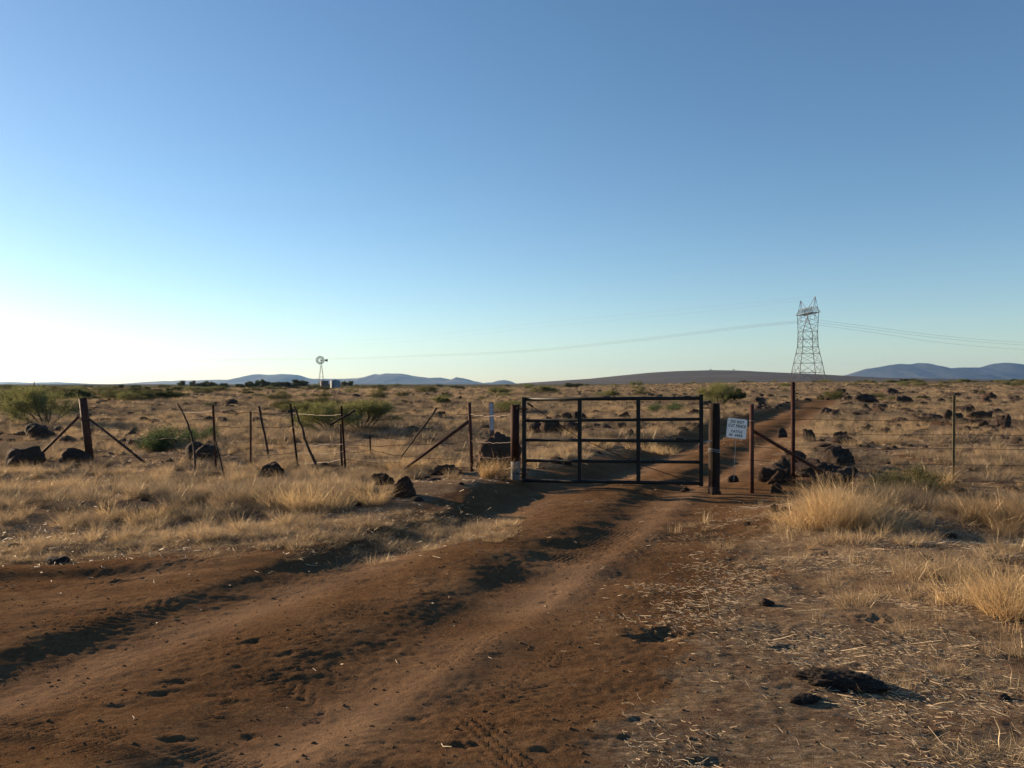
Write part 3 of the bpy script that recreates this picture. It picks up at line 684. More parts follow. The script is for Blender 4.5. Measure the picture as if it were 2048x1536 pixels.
# lumpy lava slab in the foreground
b = bmesh.new(); bmesh.ops.create_icosphere(b, subdivisions=6, radius=1)
V = np.array([v.co[:] for v in b.verts]); L_ = fbm(V[:, 0]*2.2+3, V[:, 1]*2.2, 5, 3); L2 = .8*fbm(V[:, 0]*5, V[:, 1]*4+V[:, 2]*5, 7, 4); ang = np.arctan2(V[:, 1], V[:, 0])
rad_ = 1+.28*vn(ang*1.3+9, ang*0, 3)+.16*vn(ang*4, ang*0+1, 8)
V[:, 0] *= rad_; V[:, 1] *= rad_; V *= (1+.25*L_+.22*L2)[:, None]; V[:, 2] = V[:, 2]*(1-.25*V[:, 0])
for v, c in zip(b.verts, V): v.co = c
me = bpy.data.meshes.new('lava_slab'); b.to_mesh(me); b.free(); me.materials.append(mat_rock('brown_black_lava', 1.0))
for p in me.polygons: p.use_smooth = True
p = gp(1690, 1372); o = link(bpy.data.objects.new('lava_rock', me)); o.location = (p.x, p.y+.03, p.z+.012); o.scale = (.195, .10, .056); o.rotation_euler = (0, 0, -.25)
tag(o, 'lumpy black lava rock lying in the straw in the foreground', 'rock')
p = gp(1610, 1400); o = link(bpy.data.objects.new('lava_rock', me)); o.location = (p.x, p.y, p.z+.004); o.scale = (.08, .05, .022); o.rotation_euler = (0, 0, .5)
tag(o, 'small low lava rock in front of the lumpy black one', 'rock')
LABELLED = []
def where(px_, d):
    for x_, c_ in ((165, 'left of the leaning corner post'), (355, 'between corner post and bent stick'), (500, 'right of the bent stick'), (600, 'near the crooked stick post'), (690, 'left of the crossed board'), (810, 'right of the crossed board'), (940, 'left of the braced red post'), (1035, 'near the marker post'), (1160, 'in the left gate bay'), (1277, 'in the middle gate bay'), (1405, 'in the right gate bay'), (1500, 'behind the white sign'), (1586, 'left of the tall pipe post'), (1700, 'right of the tall pipe post'), (1805, 'above the slanted brace'), (1908, 'left of the green post'), (9999, 'right of the green post')):
        if px_ < x_: break
    rw_ = 'close up' if d < 20 else 'near' if d < 32 else 'midway' if d < 50 else 'far out' if d < 85 else 'very far' if d < 170 else 'on the horizon'
    return rw_+' '+c_
def finish_labels():
    byl = {}
    for o_, head, px_, d in LABELLED: byl.setdefault(head+' '+where(px_, d), []).append((px_, o_))
    num = ['one', 'two', 'three', 'four', 'five', 'six', 'seven', 'eight', 'nine', 'ten', 'eleven', 'twelve', 'thirteen', 'fourteen', 'fifteen', 'sixteen', 'seventeen', 'eighteen', 'nineteen', 'twenty']
    ords = ['leftmost', 'second', 'third', 'fourth', 'fifth', 'sixth', 'seventh', 'eighth', 'ninth', 'tenth', 'eleventh', 'twelfth', 'thirteenth', 'fourteenth', 'fifteenth', 'sixteenth', 'seventeenth', 'eighteenth', 'nineteenth', 'twentieth']
    for lab, its in byl.items():
        its.sort(key=lambda q: q[0]); n = len(its)
        for i, (_, o_) in enumerate(its):
            o_['label'] = lab if n == 1 else lab+', '+(ords[i] if i < n-1 or n == 1 else 'rightmost')+' of '+(num[n-1] if n <= 20 else 'many')
# many more rocks across the range
def field_rocks(n, boxes, group, lab):
    k = 0
    while k < n:
        bx = random.choice(boxes); px_ = random.uniform(bx[0], bx[1]); py_ = bx[2]+(bx[3]-bx[2])*random.random()**bx[4]
        p = gp(px_, py_); s = abs(roads(np.array([p.x]), np.array([p.y]))[0])
        if s < 1.9 and p.y < 75: continue
        r_ = random.lognormvariate(math.log(bx[5]), .42)
        o = bpy.data.objects.new('basalt_rock', random.choice(RM)); COL.objects.link(o)
        sz = r_*random.uniform(.42, .75); o.scale = (r_*random.uniform(.8, 1.3), r_*random.uniform(.7, 1.1), sz)
        o.location = (p.x, p.y, p.z+sz*.25); o.rotation_euler = (random.uniform(-.2, .2), random.uniform(-.2, .2), random.uniform(0, 6.28))
        tag(o, lab, 'rock', group); k += 1
        LABELLED.append((o, {0: 'small', 1: 'middling', 2: 'large'}[int(r_*F/p.y > 7)+int(r_*F/p.y > 12)]+(' flat' if sz/r_ < .55 else ' humped')+' rock', px_, p.y))
field_rocks(28, [(1535, 1715, 855, 962, .8, .22)], 'rock pile right of the tall pipe post', '')
field_rocks(95, [(1500, 2048, 782, 812, 1.0, .42), (1650, 2048, 800, 850, 1.2, .30)], 'dark rocks right of the far road', 'dark basalt rock in the rocky grass field right of the far road')
field_rocks(68, [(1050, 1420, 786, 815, 1.0, .36), (1050, 1400, 810, 880, 1.4, .20)], 'dark rocks seen through the gate', 'brown basalt rock scattered in the dry grass behind the gate')
field_rocks(58, [(150, 1010, 800, 850, 1.2, .26), (150, 1000, 840, 900, 1.3, .17)], 'dark rocks behind the left fence', 'low dark rock scattered in the range behind the left fence')
# stones too many and small to count
sv_ = []
for s in (31, 32, 33):
    b = bmesh.new(); bmesh.ops.create_icosphere(b, subdivisions=2, radius=1); rr = np.random.default_rng(s)
    V = np.array([v.co[:] for v in b.verts])*rr.uniform(.75, 1.2, (len(b.verts), 1)); V[:, 2] *= .62; V[:, 0] += .25*V[:, 1]; b.verts.ensure_lookup_table()
    T = np.array([[v.index for v in f.verts] for f in b.faces]); b.free(); sv_.append((V, T))
P_ = []
for n, d0, d1, s0, s1 in ((700, 9, 25, .03, .11), (5200, 25, 80, .07, .26), (5200, 80, 260, .16, .60)):
    x, y, d = zones(n, d0, d1); dm_, bare = masks(x, y); kk = (bare < .5) & (fbm(x*.06, y*.06, 191, 3) > np.where(x > .12*y, -.35, .05)); x, y = x[kk], y[kk]; k = len(x)
    P_.append(make_pts(x, y, rng.uniform(0, 6.28, k), rng.uniform(0, 1, k)**2*(s1-s0)+s0, rng.integers(0, 3, k)))
o = scatter_object('loose_stones', sv_, np.concatenate(P_), M['rock']); tag(o, 'small dark stones strewn over the open range', 'stones')
P_ = []
x = rng.uniform(-4.5, 5.5, 12000); y = 2.7+rng.uniform(0, 1, 12000)**1.5*7.5; k = len(x)
P_.append(make_pts(x, y, rng.uniform(0, 6.28, k), .0018+.010*rng.uniform(0, 1, k)**6, rng.integers(0, 3, k)))
o = scatter_object('gravel', sv_, np.concatenate(P_), mat_simple('dirt_clods', (.055, .030, .017), (.15, .092, .052), 9, .98, 0, .2, .0)); tag(o, 'brown grit and clods on the dirt road', 'gravel')

# ------------------------------------------------------------------ shrubs and trees
def shrub_meshes(seed, kind):
    """returns (wood mesh, foliage mesh) about 2 m wide and 1.2 m tall"""
    rr = random.Random(seed); mb = MB(); tips = []
    spec = dict(mesq=(10, .85, 1.35, 4), dark=(5, 1.0, 1.35, 4), low=(12, .9, .5, 3), brush=(14, .8, .8, 3), tree=(3, 1.0, 1.5, 4))[kind]
    ns, spread, ht, lv = spec
    def grow_(p, d, L, r, lev):
        n = 3; pts = [p.copy()]
        for i in range(n):
            d = (d+Vector((rr.gauss(0, .18), rr.gauss(0, .18), rr.gauss(.02, .10)))).normalized(); p = p+d*L/n; pts.append(p.copy())
            if lev < lv and i >= 1 and rr.random() < .9:
                e = (d+Vector((rr.gauss(0, .6), rr.gauss(0, .6), rr.gauss(.1, .35)))).normalized(); grow_(p.copy(), e, L*.66, r*.6, lev+1)
        mb.tube(pts, [r*(1-.18*i) for i in range(n+1)], 4 if lev > 1 else 5, cap=False)
        if lev < lv: grow_(p, d, L*.72, r*.65, lev+1)
        if lev >= (lv-2 if kind == 'mesq' else lv-1): tips.extend(pts[1:])
    for k in range(ns):
        a = 2*math.pi*k/ns+rr.gauss(0, .3); sp = spread*rr.uniform(.35, 1.0)
        d = Vector((math.cos(a)*sp, math.sin(a)*sp, ht*.62)).normalized()
        grow_(Vector((math.cos(a)*.05, math.sin(a)*.05, -.05)), d, ht*.48, .028 if kind in ('mesq', 'dark', 'tree') else .012, 1)
    wood = mb.build('stems', M['bark']); wm = wood.data; bpy.data.objects.remove(wood)
    rg = np.random.default_rng(seed); T = np.array([t[:] for t in tips]); per = dict(mesq=26, dark=60, low=22, brush=26, tree=50)[kind]
    n = min(len(T)*per, 30000); C = T[rg.integers(0, len(T), n)]+rg.normal(0, .07 if kind != 'mesq' else .085, (n, 3))
    C = C[C[:, 2] > .02]; n = len(C)
    ls = dict(mesq=.024, dark=.040, low=.022, brush=.020, tree=.042)[kind]
    A = rg.normal(0, 1, (n, 3)); A /= np.linalg.norm(A, axis=1)[:, None]; B = np.cross(A, rg.normal(0, 1, (n, 3))); B /= np.linalg.norm(B, axis=1)[:, None]
    s = ls*rg.uniform(.6, 1.3, (n, 1)); V = np.stack([C-A*s, C+B*s*.35, C+A*s, C-B*s*.35], 1).reshape(-1, 3)
    b_ = np.arange(n)*4; fm = mesh_np('foliage', V, np.stack([b_, b_+1, b_+2, b_+3], 1), M[dict(mesq='leaf', dark='leafd', low='leafb', brush='brush', tree='leafd')[kind]])
    ex = np.array([np.percentile(V[:, 0], 96)-np.percentile(V[:, 0], 4), np.percentile(V[:, 2], 99)])
    return wm, fm, ex
SH = {k: [shrub_meshes(s, k) for s in ss_] for k, ss_ in dict(mesq=(1, 2, 3), dark=(5, 6), low=(8,), brush=(9, 10, 13), tree=(11, 12)).items()}
def shrub(kind, cx, base, wpx, top, label, name='shrub', cat_='shrub', group=None, d=None, vi=None):
    if d: p = Vector(((cx-CX)/F*d, d, 0)); p.z = hz(p.x, p.y)
    else: p = gp(cx, base)
    wm, fm, ex = SH[kind][vi if vi is not None else random.randrange(len(SH[kind]))]
    W = wpx/F*p.y; Hh = CAMZ-(top-CY)/F*p.y-p.z
    t = thing(name, p, label, cat_, group, random.uniform(0, 6.28)); t.scale = (W/ex[0], W/ex[0], max(Hh/ex[1], .1))
    t.location.z -= .03*p.y/60
    a = link(bpy.data.objects.new('stems' if name == 'shrub' else 'trunk', wm), t); b2 = link(bpy.data.objects.new('foliage' if name == 'shrub' else 'crown', fm), t)
    return t
for a in [('mesq', 92, 852, 110, 776, 'large yellow green bush left of the leaning corner post'),
 ('mesq', 22, 832, 100, 774, 'wide green bush at the left edge behind the large yellow green one'),
 ('brush', 135, 800, 90, 776, 'olive bush just above the top of the leaning corner post'),
 ('low', 338, 898, 96, 856, 'low grey green herb spreading in front of the bent stick post'),
 ('low', 405, 886, 60, 855, 'smaller grey green herb right behind the bent stick post'),
 ('mesq', 664, 868, 104, 806, 'bright green bush behind the crossed board, left of a pair'),
 ('mesq', 724, 864, 112, 800, 'bright green bush behind the crossed board, right of a pair'),
 ('brush', 645, 812, 60, 793, 'brownish shrub above the pair of bright green bushes'),
 ('brush', 562, 802, 44, 786, 'olive shrub on the range below the windmill trees'),
 ('brush', 756, 797, 28, 780, 'small olive shrub on the range right of the windmill'),
 ('mesq', 1440, 812, 62, 766, 'tall bright green bush behind the big right gate post'),
 ('dark', 1466, 808, 40, 778, 'darker green bush leaning right of the tall bright green one'),
 ('low', 1335, 824, 62, 806, 'low grey green mound of leaves seen through the gate'),
 ('mesq', 1215, 797, 40, 780, 'small green bush just over the top gate rail'),
 ('mesq', 1084, 788, 48, 771, 'spreading green bush near the horizon above the hinge side of the gate'),
 ('mesq', 1000, 790, 44, 774, 'green bush near the horizon above the pale marker post'),
 ('brush', 1665, 800, 34, 780, 'pale olive shrub beside the far end of the road'),
 ('brush', 1815, 988, 125, 934, 'dark dead brush standing left of the green metal post'),
 ('brush', 1285, 792, 30, 778, 'thin brown shrub above the middle of the gate')]:
    shrub(*a)
for (kind, cx, wpx, top, lab, d) in [
 ('tree', 373, 26, 761, 'lone dark tree leftmost of those on the horizon', 250),
 ('dark', 423, 44, 763, 'wide low dark tree on the horizon', 262), ('dark', 491, 26, 765, 'dark rounded tree left of the tallest horizon tree', 270),
 ('dark', 517, 32, 759.5, 'tallest dark tree left of the windmill', 275), ('dark', 550, 42, 765, 'dark tree over the small ramada left of the windmill', 285),
 ('dark', 590, 52, 760, 'broad green tree directly left of the windmill', 290), ('tree', 698, 18, 761.5, 'small round tree right of the water tanks', 300),
 ('tree', 684, 12, 763, 'dark little tree touching the blue grey tank', 292), ('tree', 259, 26, 769, 'low dark tree on the left horizon', 230),
 ('brush', 327, 24, 768, 'grey bush on the left horizon', 225), ('dark', 632, 22, 770, 'low dark bush at the foot of the windmill', 284)]:
    shrub(kind, cx, 0, wpx, top, lab, 'tree', 'tree', None, d)
# belt of scrub along the horizon
def belt(n, lst, group, lab):
    for i in range(n):
        x0, x1, d0, d1, h0, h1 = random.choice(lst); d = d0*(d1/d0)**random.random(); px_ = random.uniform(x0, x1)
        x = (px_-CX)/F*d; hh = random.uniform(h0, h1)*(1.5 if d > 250 else 1); wd = hh*random.uniform(1.6, 3.4)
        z = hz(x, d); top = CY-(z+hh-CAMZ)/d*F
        kd = random.choice(['mesq', 'dark', 'brush', 'mesq', 'brush']); o_ = shrub(kd, px_, 0, wd/d*F, top, lab, 'shrub', 'shrub', group, d)
        LABELLED.append((o_, {'mesq': 'light green', 'dark': 'dark green', 'brush': 'olive brown'}[kd]+(' large' if wd/d*F > 22 else ' small')+' shrub', px_, d))
belt(150, [(-60, 1060, 130, 420, .6, 1.3), (-60, 760, 110, 260, .5, 1.2), (-60, 360, 70, 170, .5, 1.1)], 'shrubs along the left horizon', 'olive green shrub in the belt along the left horizon')
belt(70, [(1040, 2110, 170, 480, .5, 1.2), (1700, 2110, 200, 420, .6, 1.3)], 'shrubs along the right horizon', 'olive shrub in the thin belt below the dark hill')
belt(22, [(200, 1040, 40, 110, .3, .7)], 'small shrubs on the left range', 'small brownish shrub dotted on the range behind the left fence')
belt(16, [(1050, 2040, 60, 160, .3, .7)], 'small shrubs on the right range', 'small brownish shrub dotted on the range right of the gate')
finish_labels()
for px_, lab in ((1421, 'tiny lone tree on the crest of the dark hill, left one'), (1467, 'tiny lone tree on the crest of the dark hill, right one')):
    D = 2400; z = CAMZ-(739.9-CY)/F*D; wm, fm, ex = SH['dark'][0]
    t = thing('tree', ((px_-CX)/F*D, D-2, z-1.5), lab, 'tree'); t.scale = (2.1, 2.1, 3.0); link(bpy.data.objects.new('trunk', wm), t); link(bpy.data.objects.new('crown', fm), t)

# ------------------------------------------------------------------ gate
GL = gp(1030, 976); GR = gp(1428, 988)                   # feet of the gate posts
gl_ = Vector(((1048.5-CX)/F*12.25, 12.25, 0)); gr_ = Vector(((1402.5-CX)/F*11.55, 11.55, 0))
def zat(py, d): return CAMZ-(py-CY)/F*d
gate = thing('farm_gate', (gl_.x, gl_.y, 0), 'dark tubular steel farm gate closed across the dirt road', 'gate')
ex = (gr_-gl_); GLEN = ex.length; exn = ex.normalized(); gate.rotation_euler = (0, 0, math.atan2(exn.y, exn.x))
gw = .056
zl = [zat(v, 12.25) for v in (798.5, 841.5, 880, 921, 961)]; zr = [zat(v, 11.55) for v in (796.5, 838.5, 882, 924.5, 967)]
def GP(u, t): return Vector((u, 0, t))
for i, (a, b_) in enumerate(zip(zl, zr)):
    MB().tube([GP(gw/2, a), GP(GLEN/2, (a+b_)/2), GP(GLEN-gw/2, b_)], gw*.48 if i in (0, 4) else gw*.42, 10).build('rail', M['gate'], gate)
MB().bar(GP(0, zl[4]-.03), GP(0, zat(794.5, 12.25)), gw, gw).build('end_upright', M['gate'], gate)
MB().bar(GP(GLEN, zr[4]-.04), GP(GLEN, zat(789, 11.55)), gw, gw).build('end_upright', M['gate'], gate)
for px_ in (1159.5, 1276.5):
    u = None; best = 9
    for k in range(200):
        q = gl_+exn*(GLEN*k/199); e = abs((q.x/q.y*F+CX)-px_)
        if e < best: best = e; u = GLEN*k/199
    f = u/GLEN; MB().bar(GP(u, zl[4]*(1-f)+zr[4]*f), GP(u, zl[0]*(1-f)+zr[0]*f), .055, .055).build('upright', M['gate'], gate)
MB().tube([GP(.05, zl[0]-.06), GP(GLEN*.33, .78), GP(GLEN*.66, .42), GP(GLEN-.15, zr[4]+.02)], .0055, 6).build('truss_rod', M['rustd'], gate)
MB().tube([GP(.05, zl[0]-.06), GP(.14, zl[0]-.115)], .014, 8).build('turnbuckle', M['rustd'], gate)
for zz in (zat(818, 12.25), zat(948, 12.25)):
    h = MB(); h.bar(GP(-.075, zz), GP(.06, zz), .016, .016); h.tube([GP(0, zz-.035), GP(0, zz+.035)], .032, 10); h.tube([GP(-.11, zz+.03), GP(-.12, zz), GP(-.07, zz-.002)], .009, 6)
    h.build('hinge', M['rustd'], gate)
MB().tube([GP(GLEN-.04, zr[2]+.0), GP(GLEN-.03, zr[2]-.05), GP(GLEN+.02, zr[2]-.02), GP(GLEN+.15, zr[2]+.01)], .008, 6).build('latch_chain', M['wirebright'], gate)
MB().bar(GP(GLEN-.01, zat(816, 11.55)), GP(GLEN+.14, zat(816, 11.55)), .014).build('latch_bar', M['rustd'], gate)
MB().bar(GP(GLEN-.36, zr[2]+.025), GP(GLEN-.24, zr[2]+.024), .03).build('patch_plate', M['gate'], gate)

def ring(n, r, z, j=0): return [(math.cos(2*math.pi*k/n)*r, math.sin(2*math.pi*k/n)*r, z) for k in range(n)]
# big left gate post: square-cut pipe with chalky foot
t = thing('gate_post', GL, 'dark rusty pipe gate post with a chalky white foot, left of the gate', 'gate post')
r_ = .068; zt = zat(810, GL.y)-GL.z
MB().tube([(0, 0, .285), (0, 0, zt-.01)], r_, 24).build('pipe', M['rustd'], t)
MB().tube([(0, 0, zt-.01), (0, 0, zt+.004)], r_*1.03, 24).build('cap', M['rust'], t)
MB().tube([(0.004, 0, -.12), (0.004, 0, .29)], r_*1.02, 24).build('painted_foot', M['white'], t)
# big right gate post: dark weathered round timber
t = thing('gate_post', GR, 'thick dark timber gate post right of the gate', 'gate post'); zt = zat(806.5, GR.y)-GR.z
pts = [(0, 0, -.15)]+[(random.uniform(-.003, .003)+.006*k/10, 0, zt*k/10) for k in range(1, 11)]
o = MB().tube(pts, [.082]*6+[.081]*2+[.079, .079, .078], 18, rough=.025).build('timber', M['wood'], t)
MB().tube([(-.002, 0, -.08), (-.002, 0, .11)], .0845, 18).build('pale_foot', M['stick'], t)
hw = MB()
for zz in (.62, .64, .655): hw.tube([(math.cos(a)*.087, math.sin(a)*.087, zz+.01*math.sin(a*2)) for a in np.linspace(0, 2*math.pi, 20)], .0025, 5, False)
hw.build('wire_wrap', M['wirebright'], t)
rock(1421, 1445, 975, 990, 'pale stone against the foot of the timber gate post', RG[2])

# rusty post with slanted brace right of the sign
P3_ = gp(1503.5, 985); zt = zat(808, P3_.y)-P3_.z
t = thing('braced_post', P3_, 'rusty red pipe post with a long brace slanting down to the right', 'fence post')
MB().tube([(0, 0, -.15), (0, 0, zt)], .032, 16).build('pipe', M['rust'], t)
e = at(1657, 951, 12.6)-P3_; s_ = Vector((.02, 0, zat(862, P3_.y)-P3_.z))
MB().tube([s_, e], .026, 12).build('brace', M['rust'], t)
for zz in (.18, .45, .72, 1.06):
    MB().tube([(math.cos(a)*.036, math.sin(a)*.036, zz) for a in np.linspace(0, 6.28, 14)], .003, 5, False).build('wire_tie', M['wirebright' if zz > 1 else 'wire'], t)
# tall pipe post
P4_ = gp(1586, 968); zt = zat(763.5, P4_.y)-P4_.z
t = thing('pipe_post', P4_, 'tallest rusty pipe post with a rounded top right of the sign', 'fence post')
MB().tube([(0, 0, -.15), (0, 0, zt-.03)], .031, 16).build('pipe', M['rustd'], t)
MB().tube([(0, 0, zt-.03), (0, 0, zt-.018), (0, 0, zt-.004), (0, 0, zt)], [.032, .030, .02, .006], 16).build('rounded_cap', M['rustd'], t)
# steel T post helper
def tpost(px_b, py_b, px_t, py_t, label, mat='rust', w_=.034, dd=0, flange=True):
    p = gp(px_b, py_b); top = at(px_t, py_t, p.y+dd)-p
    t = thing('steel_post', p, label, 'fence post', 'steel posts of the fence')
    dn = top.normalized(); q = dn.to_track_quat('Z', 'Y').to_matrix(); L = top.length
    def q_(v): return q @ Vector(v)
    m = MB(); base = q_((0, 0, -.12)); m.box(q_((0, 0, L/2-.06)), (w_, .006, L+.12), q); m.box(q_((0, .016, L/2-.06)), (.007, .026, L+.12), q)
    m.build('shaft', M[mat], t)
    k = MB()
    for i in range(int(L/.055)): k.box(q_((0, -.006, .05+i*.055)), (.010, .008, .014), q)
    k.build('studs', M[mat], t)
    return t
tpost(1908, 976, 1909.5, 790, 'olive green metal post with a paler edge on the right', 'tpost', .040)
# left fence: steel posts
tpost(431, 946, 425, 810, 'thin rusty steel post rising in front of the black boulder')
tpost(501.5, 940, 501.5, 824, 'shortest straight rusty steel post in the left fence')
tpost(594, 932, 580, 808, 'wide rusty steel post leaning left beside the crooked stick', 'rustd', .044)
tpost(690, 945, 681.5, 812, 'thin rusty steel post carrying the crossed board', 'rustd')
tpost(740, 908, 739, 870, 'short rusty stub post standing alone behind the wires', 'rustd', .05)
def stick(pxs, label, r0=.02, r1=.012, d=None, name='stick_post'):
    p = gp(*pxs[-1]) if d is None else Vector(at(pxs[-1][0], pxs[-1][1], d)); dep = p.y
    pts = [Vector(at(a, b_, dep))-p for a, b_ in pxs[::-1]]; pts[0].z -= .06
    fine = [pts[0]]
    for a, b_ in zip(pts, pts[1:]):
        for k in (1, 2, 3): fine.append(a.lerp(b_, k/3)+Vector((random.gauss(0, .004), random.gauss(0, .006), 0)))
    n = len(fine); o = MB().tube(fine, [r0+(r1-r0)*i/(n-1)*(1) for i in range(n)], 8, rough=.16).build(name, M['stick'])
    o.location = p; return tag(o, label, 'fence stick')
stick([(355, 807), (365, 824), (374, 844), (382, 866), (388, 893), (392, 948)], 'bent leaning stick post left of the black boulder', .021, .012)
stick([(430, 882), (440, 915), (450, 957)], 'short thin stick at the right end of the black boulder', .015, .014)
stick([(517, 812), (524, 845), (532, 882), (540, 925)], 'dark leaning stick post above the blocky black rock', .020, .026)
stick([(588, 812), (597, 836), (605, 858), (612, 884), (622, 908), (630, 925), (637, 941)], 'crooked stick post with a knotted lower half', .028, .017)
stick([(681, 848), (682, 900), (684, 944)], 'broken grey wooden stub beside the post with the crossed board', .028, .018)
stick([(874, 815), (862, 834), (840, 862), (820, 890), (800, 918), (793, 935)], 'long thin stick leaning right between the wires', .010, .020)
stick([(661, 850), (680, 838), (711, 814)], 'short board hanging crosswise on the fence wires', .020, .024, gp(690, 945).y-.05, 'crossed_board')
# leaning corner post with two braces
p = gp(180, 922); top = at(165.5, 797, p.y-.02)-p
t = thing('corner_post', p, 'thick rusty corner post leaning left with two slanted braces', 'fence post')
MB().tube([top*-.12, top*.5, top], .078, 20).build('pipe', M['rust'], t)
MB().tube([top, top*1.006], .080, 20).build('cap', M['rustd'], t)
MB().tube([at(158, 833, p.y)-p, at(76, 914, p.y-.3)-p], .026, 12).build('brace', M['rust'], t)
MB().tube([at(178, 838, p.y)-p, at(215, 866, p.y-.1)-p, at(258, 900, p.y-.3)-p, at(304, 938, p.y-.6)-p], [.022, .024, .026, .022], 10, rough=.08).build('brace', M['stick'], t)
# corner post near the gate with its brace
p = gp(944, 950); top = at(938.5, 805, p.y)-p
t = thing('braced_post', p, 'rusty red post with a brace slanting down to the left near the gate', 'fence post')
MB().tube([top*-.1, top], .030, 14).build('pipe', M['rust'], t)
MB().tube([at(939, 842, p.y)-p, at(807, 938, p.y+.4)-p], .029, 12).build('brace', M['rust'], t)
k = MB()
for f in (.12, .38, .62, .83): k.tube([top*f+Vector((math.cos(a)*.035, math.sin(a)*.035, 0)) for a in np.linspace(0, 6.28, 12)], .004, 5, False)
k.build('wire_ties', M['wire'], t)
# marker post
p = gp(986, 941); dep = p.y; ztop = zat(804.5, dep)-p.z; wd_ = 9.5/F*dep
t = thing('marker_post', p, 'slim brown fibreglass marker post with a pale upper face before the boulder', 'marker post', None, .12)
lean = Matrix.Rotation(R_(-1.6), 4, 'Y')
m = MB(); m.box((0, 0, ztop/2-.05), (wd_, .012, ztop+.1)); o = m.build('slat', M['marker'], t, .003); o.data.transform(lean)
zd0 = zat(861, dep)-p.z; o = MB().box((0, -.0085, (ztop+zd0)/2-.006), (wd_-.012, .002, ztop-zd0-.02)).build('reflective_panel', M['decal'], t); o.data.transform(lean)
bd = MB(); bd.box((0, -.0075, ztop-.008), (wd_-.002, .004, .010)); bd.box((-wd_/2+.003, -.0075, (ztop+zd0)/2-.006), (.005, .004, ztop-zd0-.02)); bd.box((wd_/2-.003, -.0075, (ztop+zd0)/2-.006), (.005, .004, ztop-zd0-.02))
o = bd.build('panel_border', M['reddecal'], t); o.data.transform(lean)

# ------------------------------------------------------------------ sign
SD = 11.62
c = at(1473.5, 857, SD); wS, hS = 41.0/F*SD, 39.5/F*SD
sg = thing('warning_sign', c, 'small white metal sign reading do not cut fence, hung on the wires', 'sign')
sg.rotation_euler = (R_(-3), R_(6.3), R_(4))
def rrect(w_, h_, r, n=6):
    o = []
    for cx_, cz_, a0 in ((w_/2-r, h_/2-r, 0), (-w_/2+r, h_/2-r, 90), (-w_/2+r, -h_/2+r, 180), (w_/2-r, -h_/2+r, 270)):
        for k in range(n+1): a = R_(a0+90*k/n); o.append((cx_+r*math.cos(a), cz_+r*math.sin(a)))
    return o
MB().prism(rrect(wS, hS, .028), .003, Matrix()).build('backing_plate', M['signback'], sg)
MB().prism(rrect(wS-.007, hS-.007, .025), .002, Matrix.Translation((0, -.0035, 0))).build('face', M['sign'], sg)
def letters(txt, cx_, cz_, h_, w_, name='lettering', sp=1.15):
    cu = bpy.data.curves.new(name, 'FONT'); cu.body = txt; cu.size = 1; cu.align_x = 'CENTER'; cu.align_y = 'CENTER'; cu.extrude = .02; cu.space_character = sp; cu.offset = .028
    to = bpy.data.objects.new('t', cu); COL.objects.link(to); bpy.context.view_layer.update()
    me = bpy.data.meshes.new_from_object(to.evaluated_get(bpy.context.evaluated_depsgraph_get())); bpy.data.objects.remove(to)
    co = np.zeros(len(me.vertices)*3, np.float32); me.vertices.foreach_get('co', co); co = co.reshape(-1, 3)
    mn, mx = co.min(0), co.max(0); co = (co-(mn+mx)/2)/(mx-mn); out = np.stack([cx_+co[:, 0]*w_, -.0052+co[:, 2]*-.0012, cz_+co[:, 1]*h_], 1).astype(np.float32)
    me.vertices.foreach_set('co', out.ravel()); me.update(); me.materials.clear(); me.materials.append(M['ink'])
    o = bpy.data.objects.new(name, me); link(o, sg); return o
letters('DO NOT', .0, hS*.335, .043, wS*.66); letters('CUT FENCE', .0, hS*.13, .043, wS*.88)
letters('CATTLE', .002, -hS*.155, .036, wS*.56); letters('IN  AREA', -.004, -hS*.345, .036, wS*.68)
for (sx_, sz_) in ((wS*.47, hS*.03), (-wS*.44, hS*.38)): MB().tube([(sx_, -.004, sz_), (sx_, -.009, sz_)], .004, 10).build('bolt', M['rustd'], sg)
c2 = at(1471.5, 877, SD-.01); e2 = gp(1467, 964); e2 = at(1467.5, 962, SD)
tw_ = MB(); tw_.tube([c2.lerp(e2, k/30)+Vector((math.sin(k*1.3)*.002, 0, 0)) for k in range(31)], .0032, 5)
tw_.tube([c2.lerp(e2, k/60)+Vector((math.cos(k*1.5)*.005, math.sin(k*1.5)*.005, 0)) for k in range(61)], .0018, 4)
tag(tw_.build('twisted_stay', M['wirebright']), 'pale twisted wire stay hanging below the white sign', 'wire stay')

# ------------------------------------------------------------------ wires
def barbed(pts, label, r=.0030, sag=.012, barbs=True, group='barbed wires of the fence', mat='wire', step=.12, jit=.004):
    pts = [Vector(p) for p in pts]; fine = []
    for a, b_ in zip(pts, pts[1:]):
        n = max(2, int((b_-a).length/.12))
        for k in range(n):
            f = k/n; q = a.lerp(b_, f); q.z -= sag*4*f*(1-f); q += Vector((0, random.gauss(0, jit*.5), random.gauss(0, jit))); fine.append(q)
    fine.append(pts[-1]); m = MB(); m.tube(fine, r, 5)
    if barbs:
        for q in fine[1:-1]:
            for s_ in (1, -1):
                a = random.uniform(0, 3.14); v = Vector((random.uniform(-.3, .3), math.cos(a), math.sin(a))).normalized()*.013
                m.tube([q-v, q+v], .0016, 3, False)
    return tag(m.build('barbed_wire', M[mat]), label, 'wire', group)
dC = gp(180, 922).y; dB = gp(944, 950).y; dG = GL.y; d4 = gp(431, 946).y; d5 = gp(501, 940).y; d6 = gp(594, 932).y; d7 = gp(690, 945).y
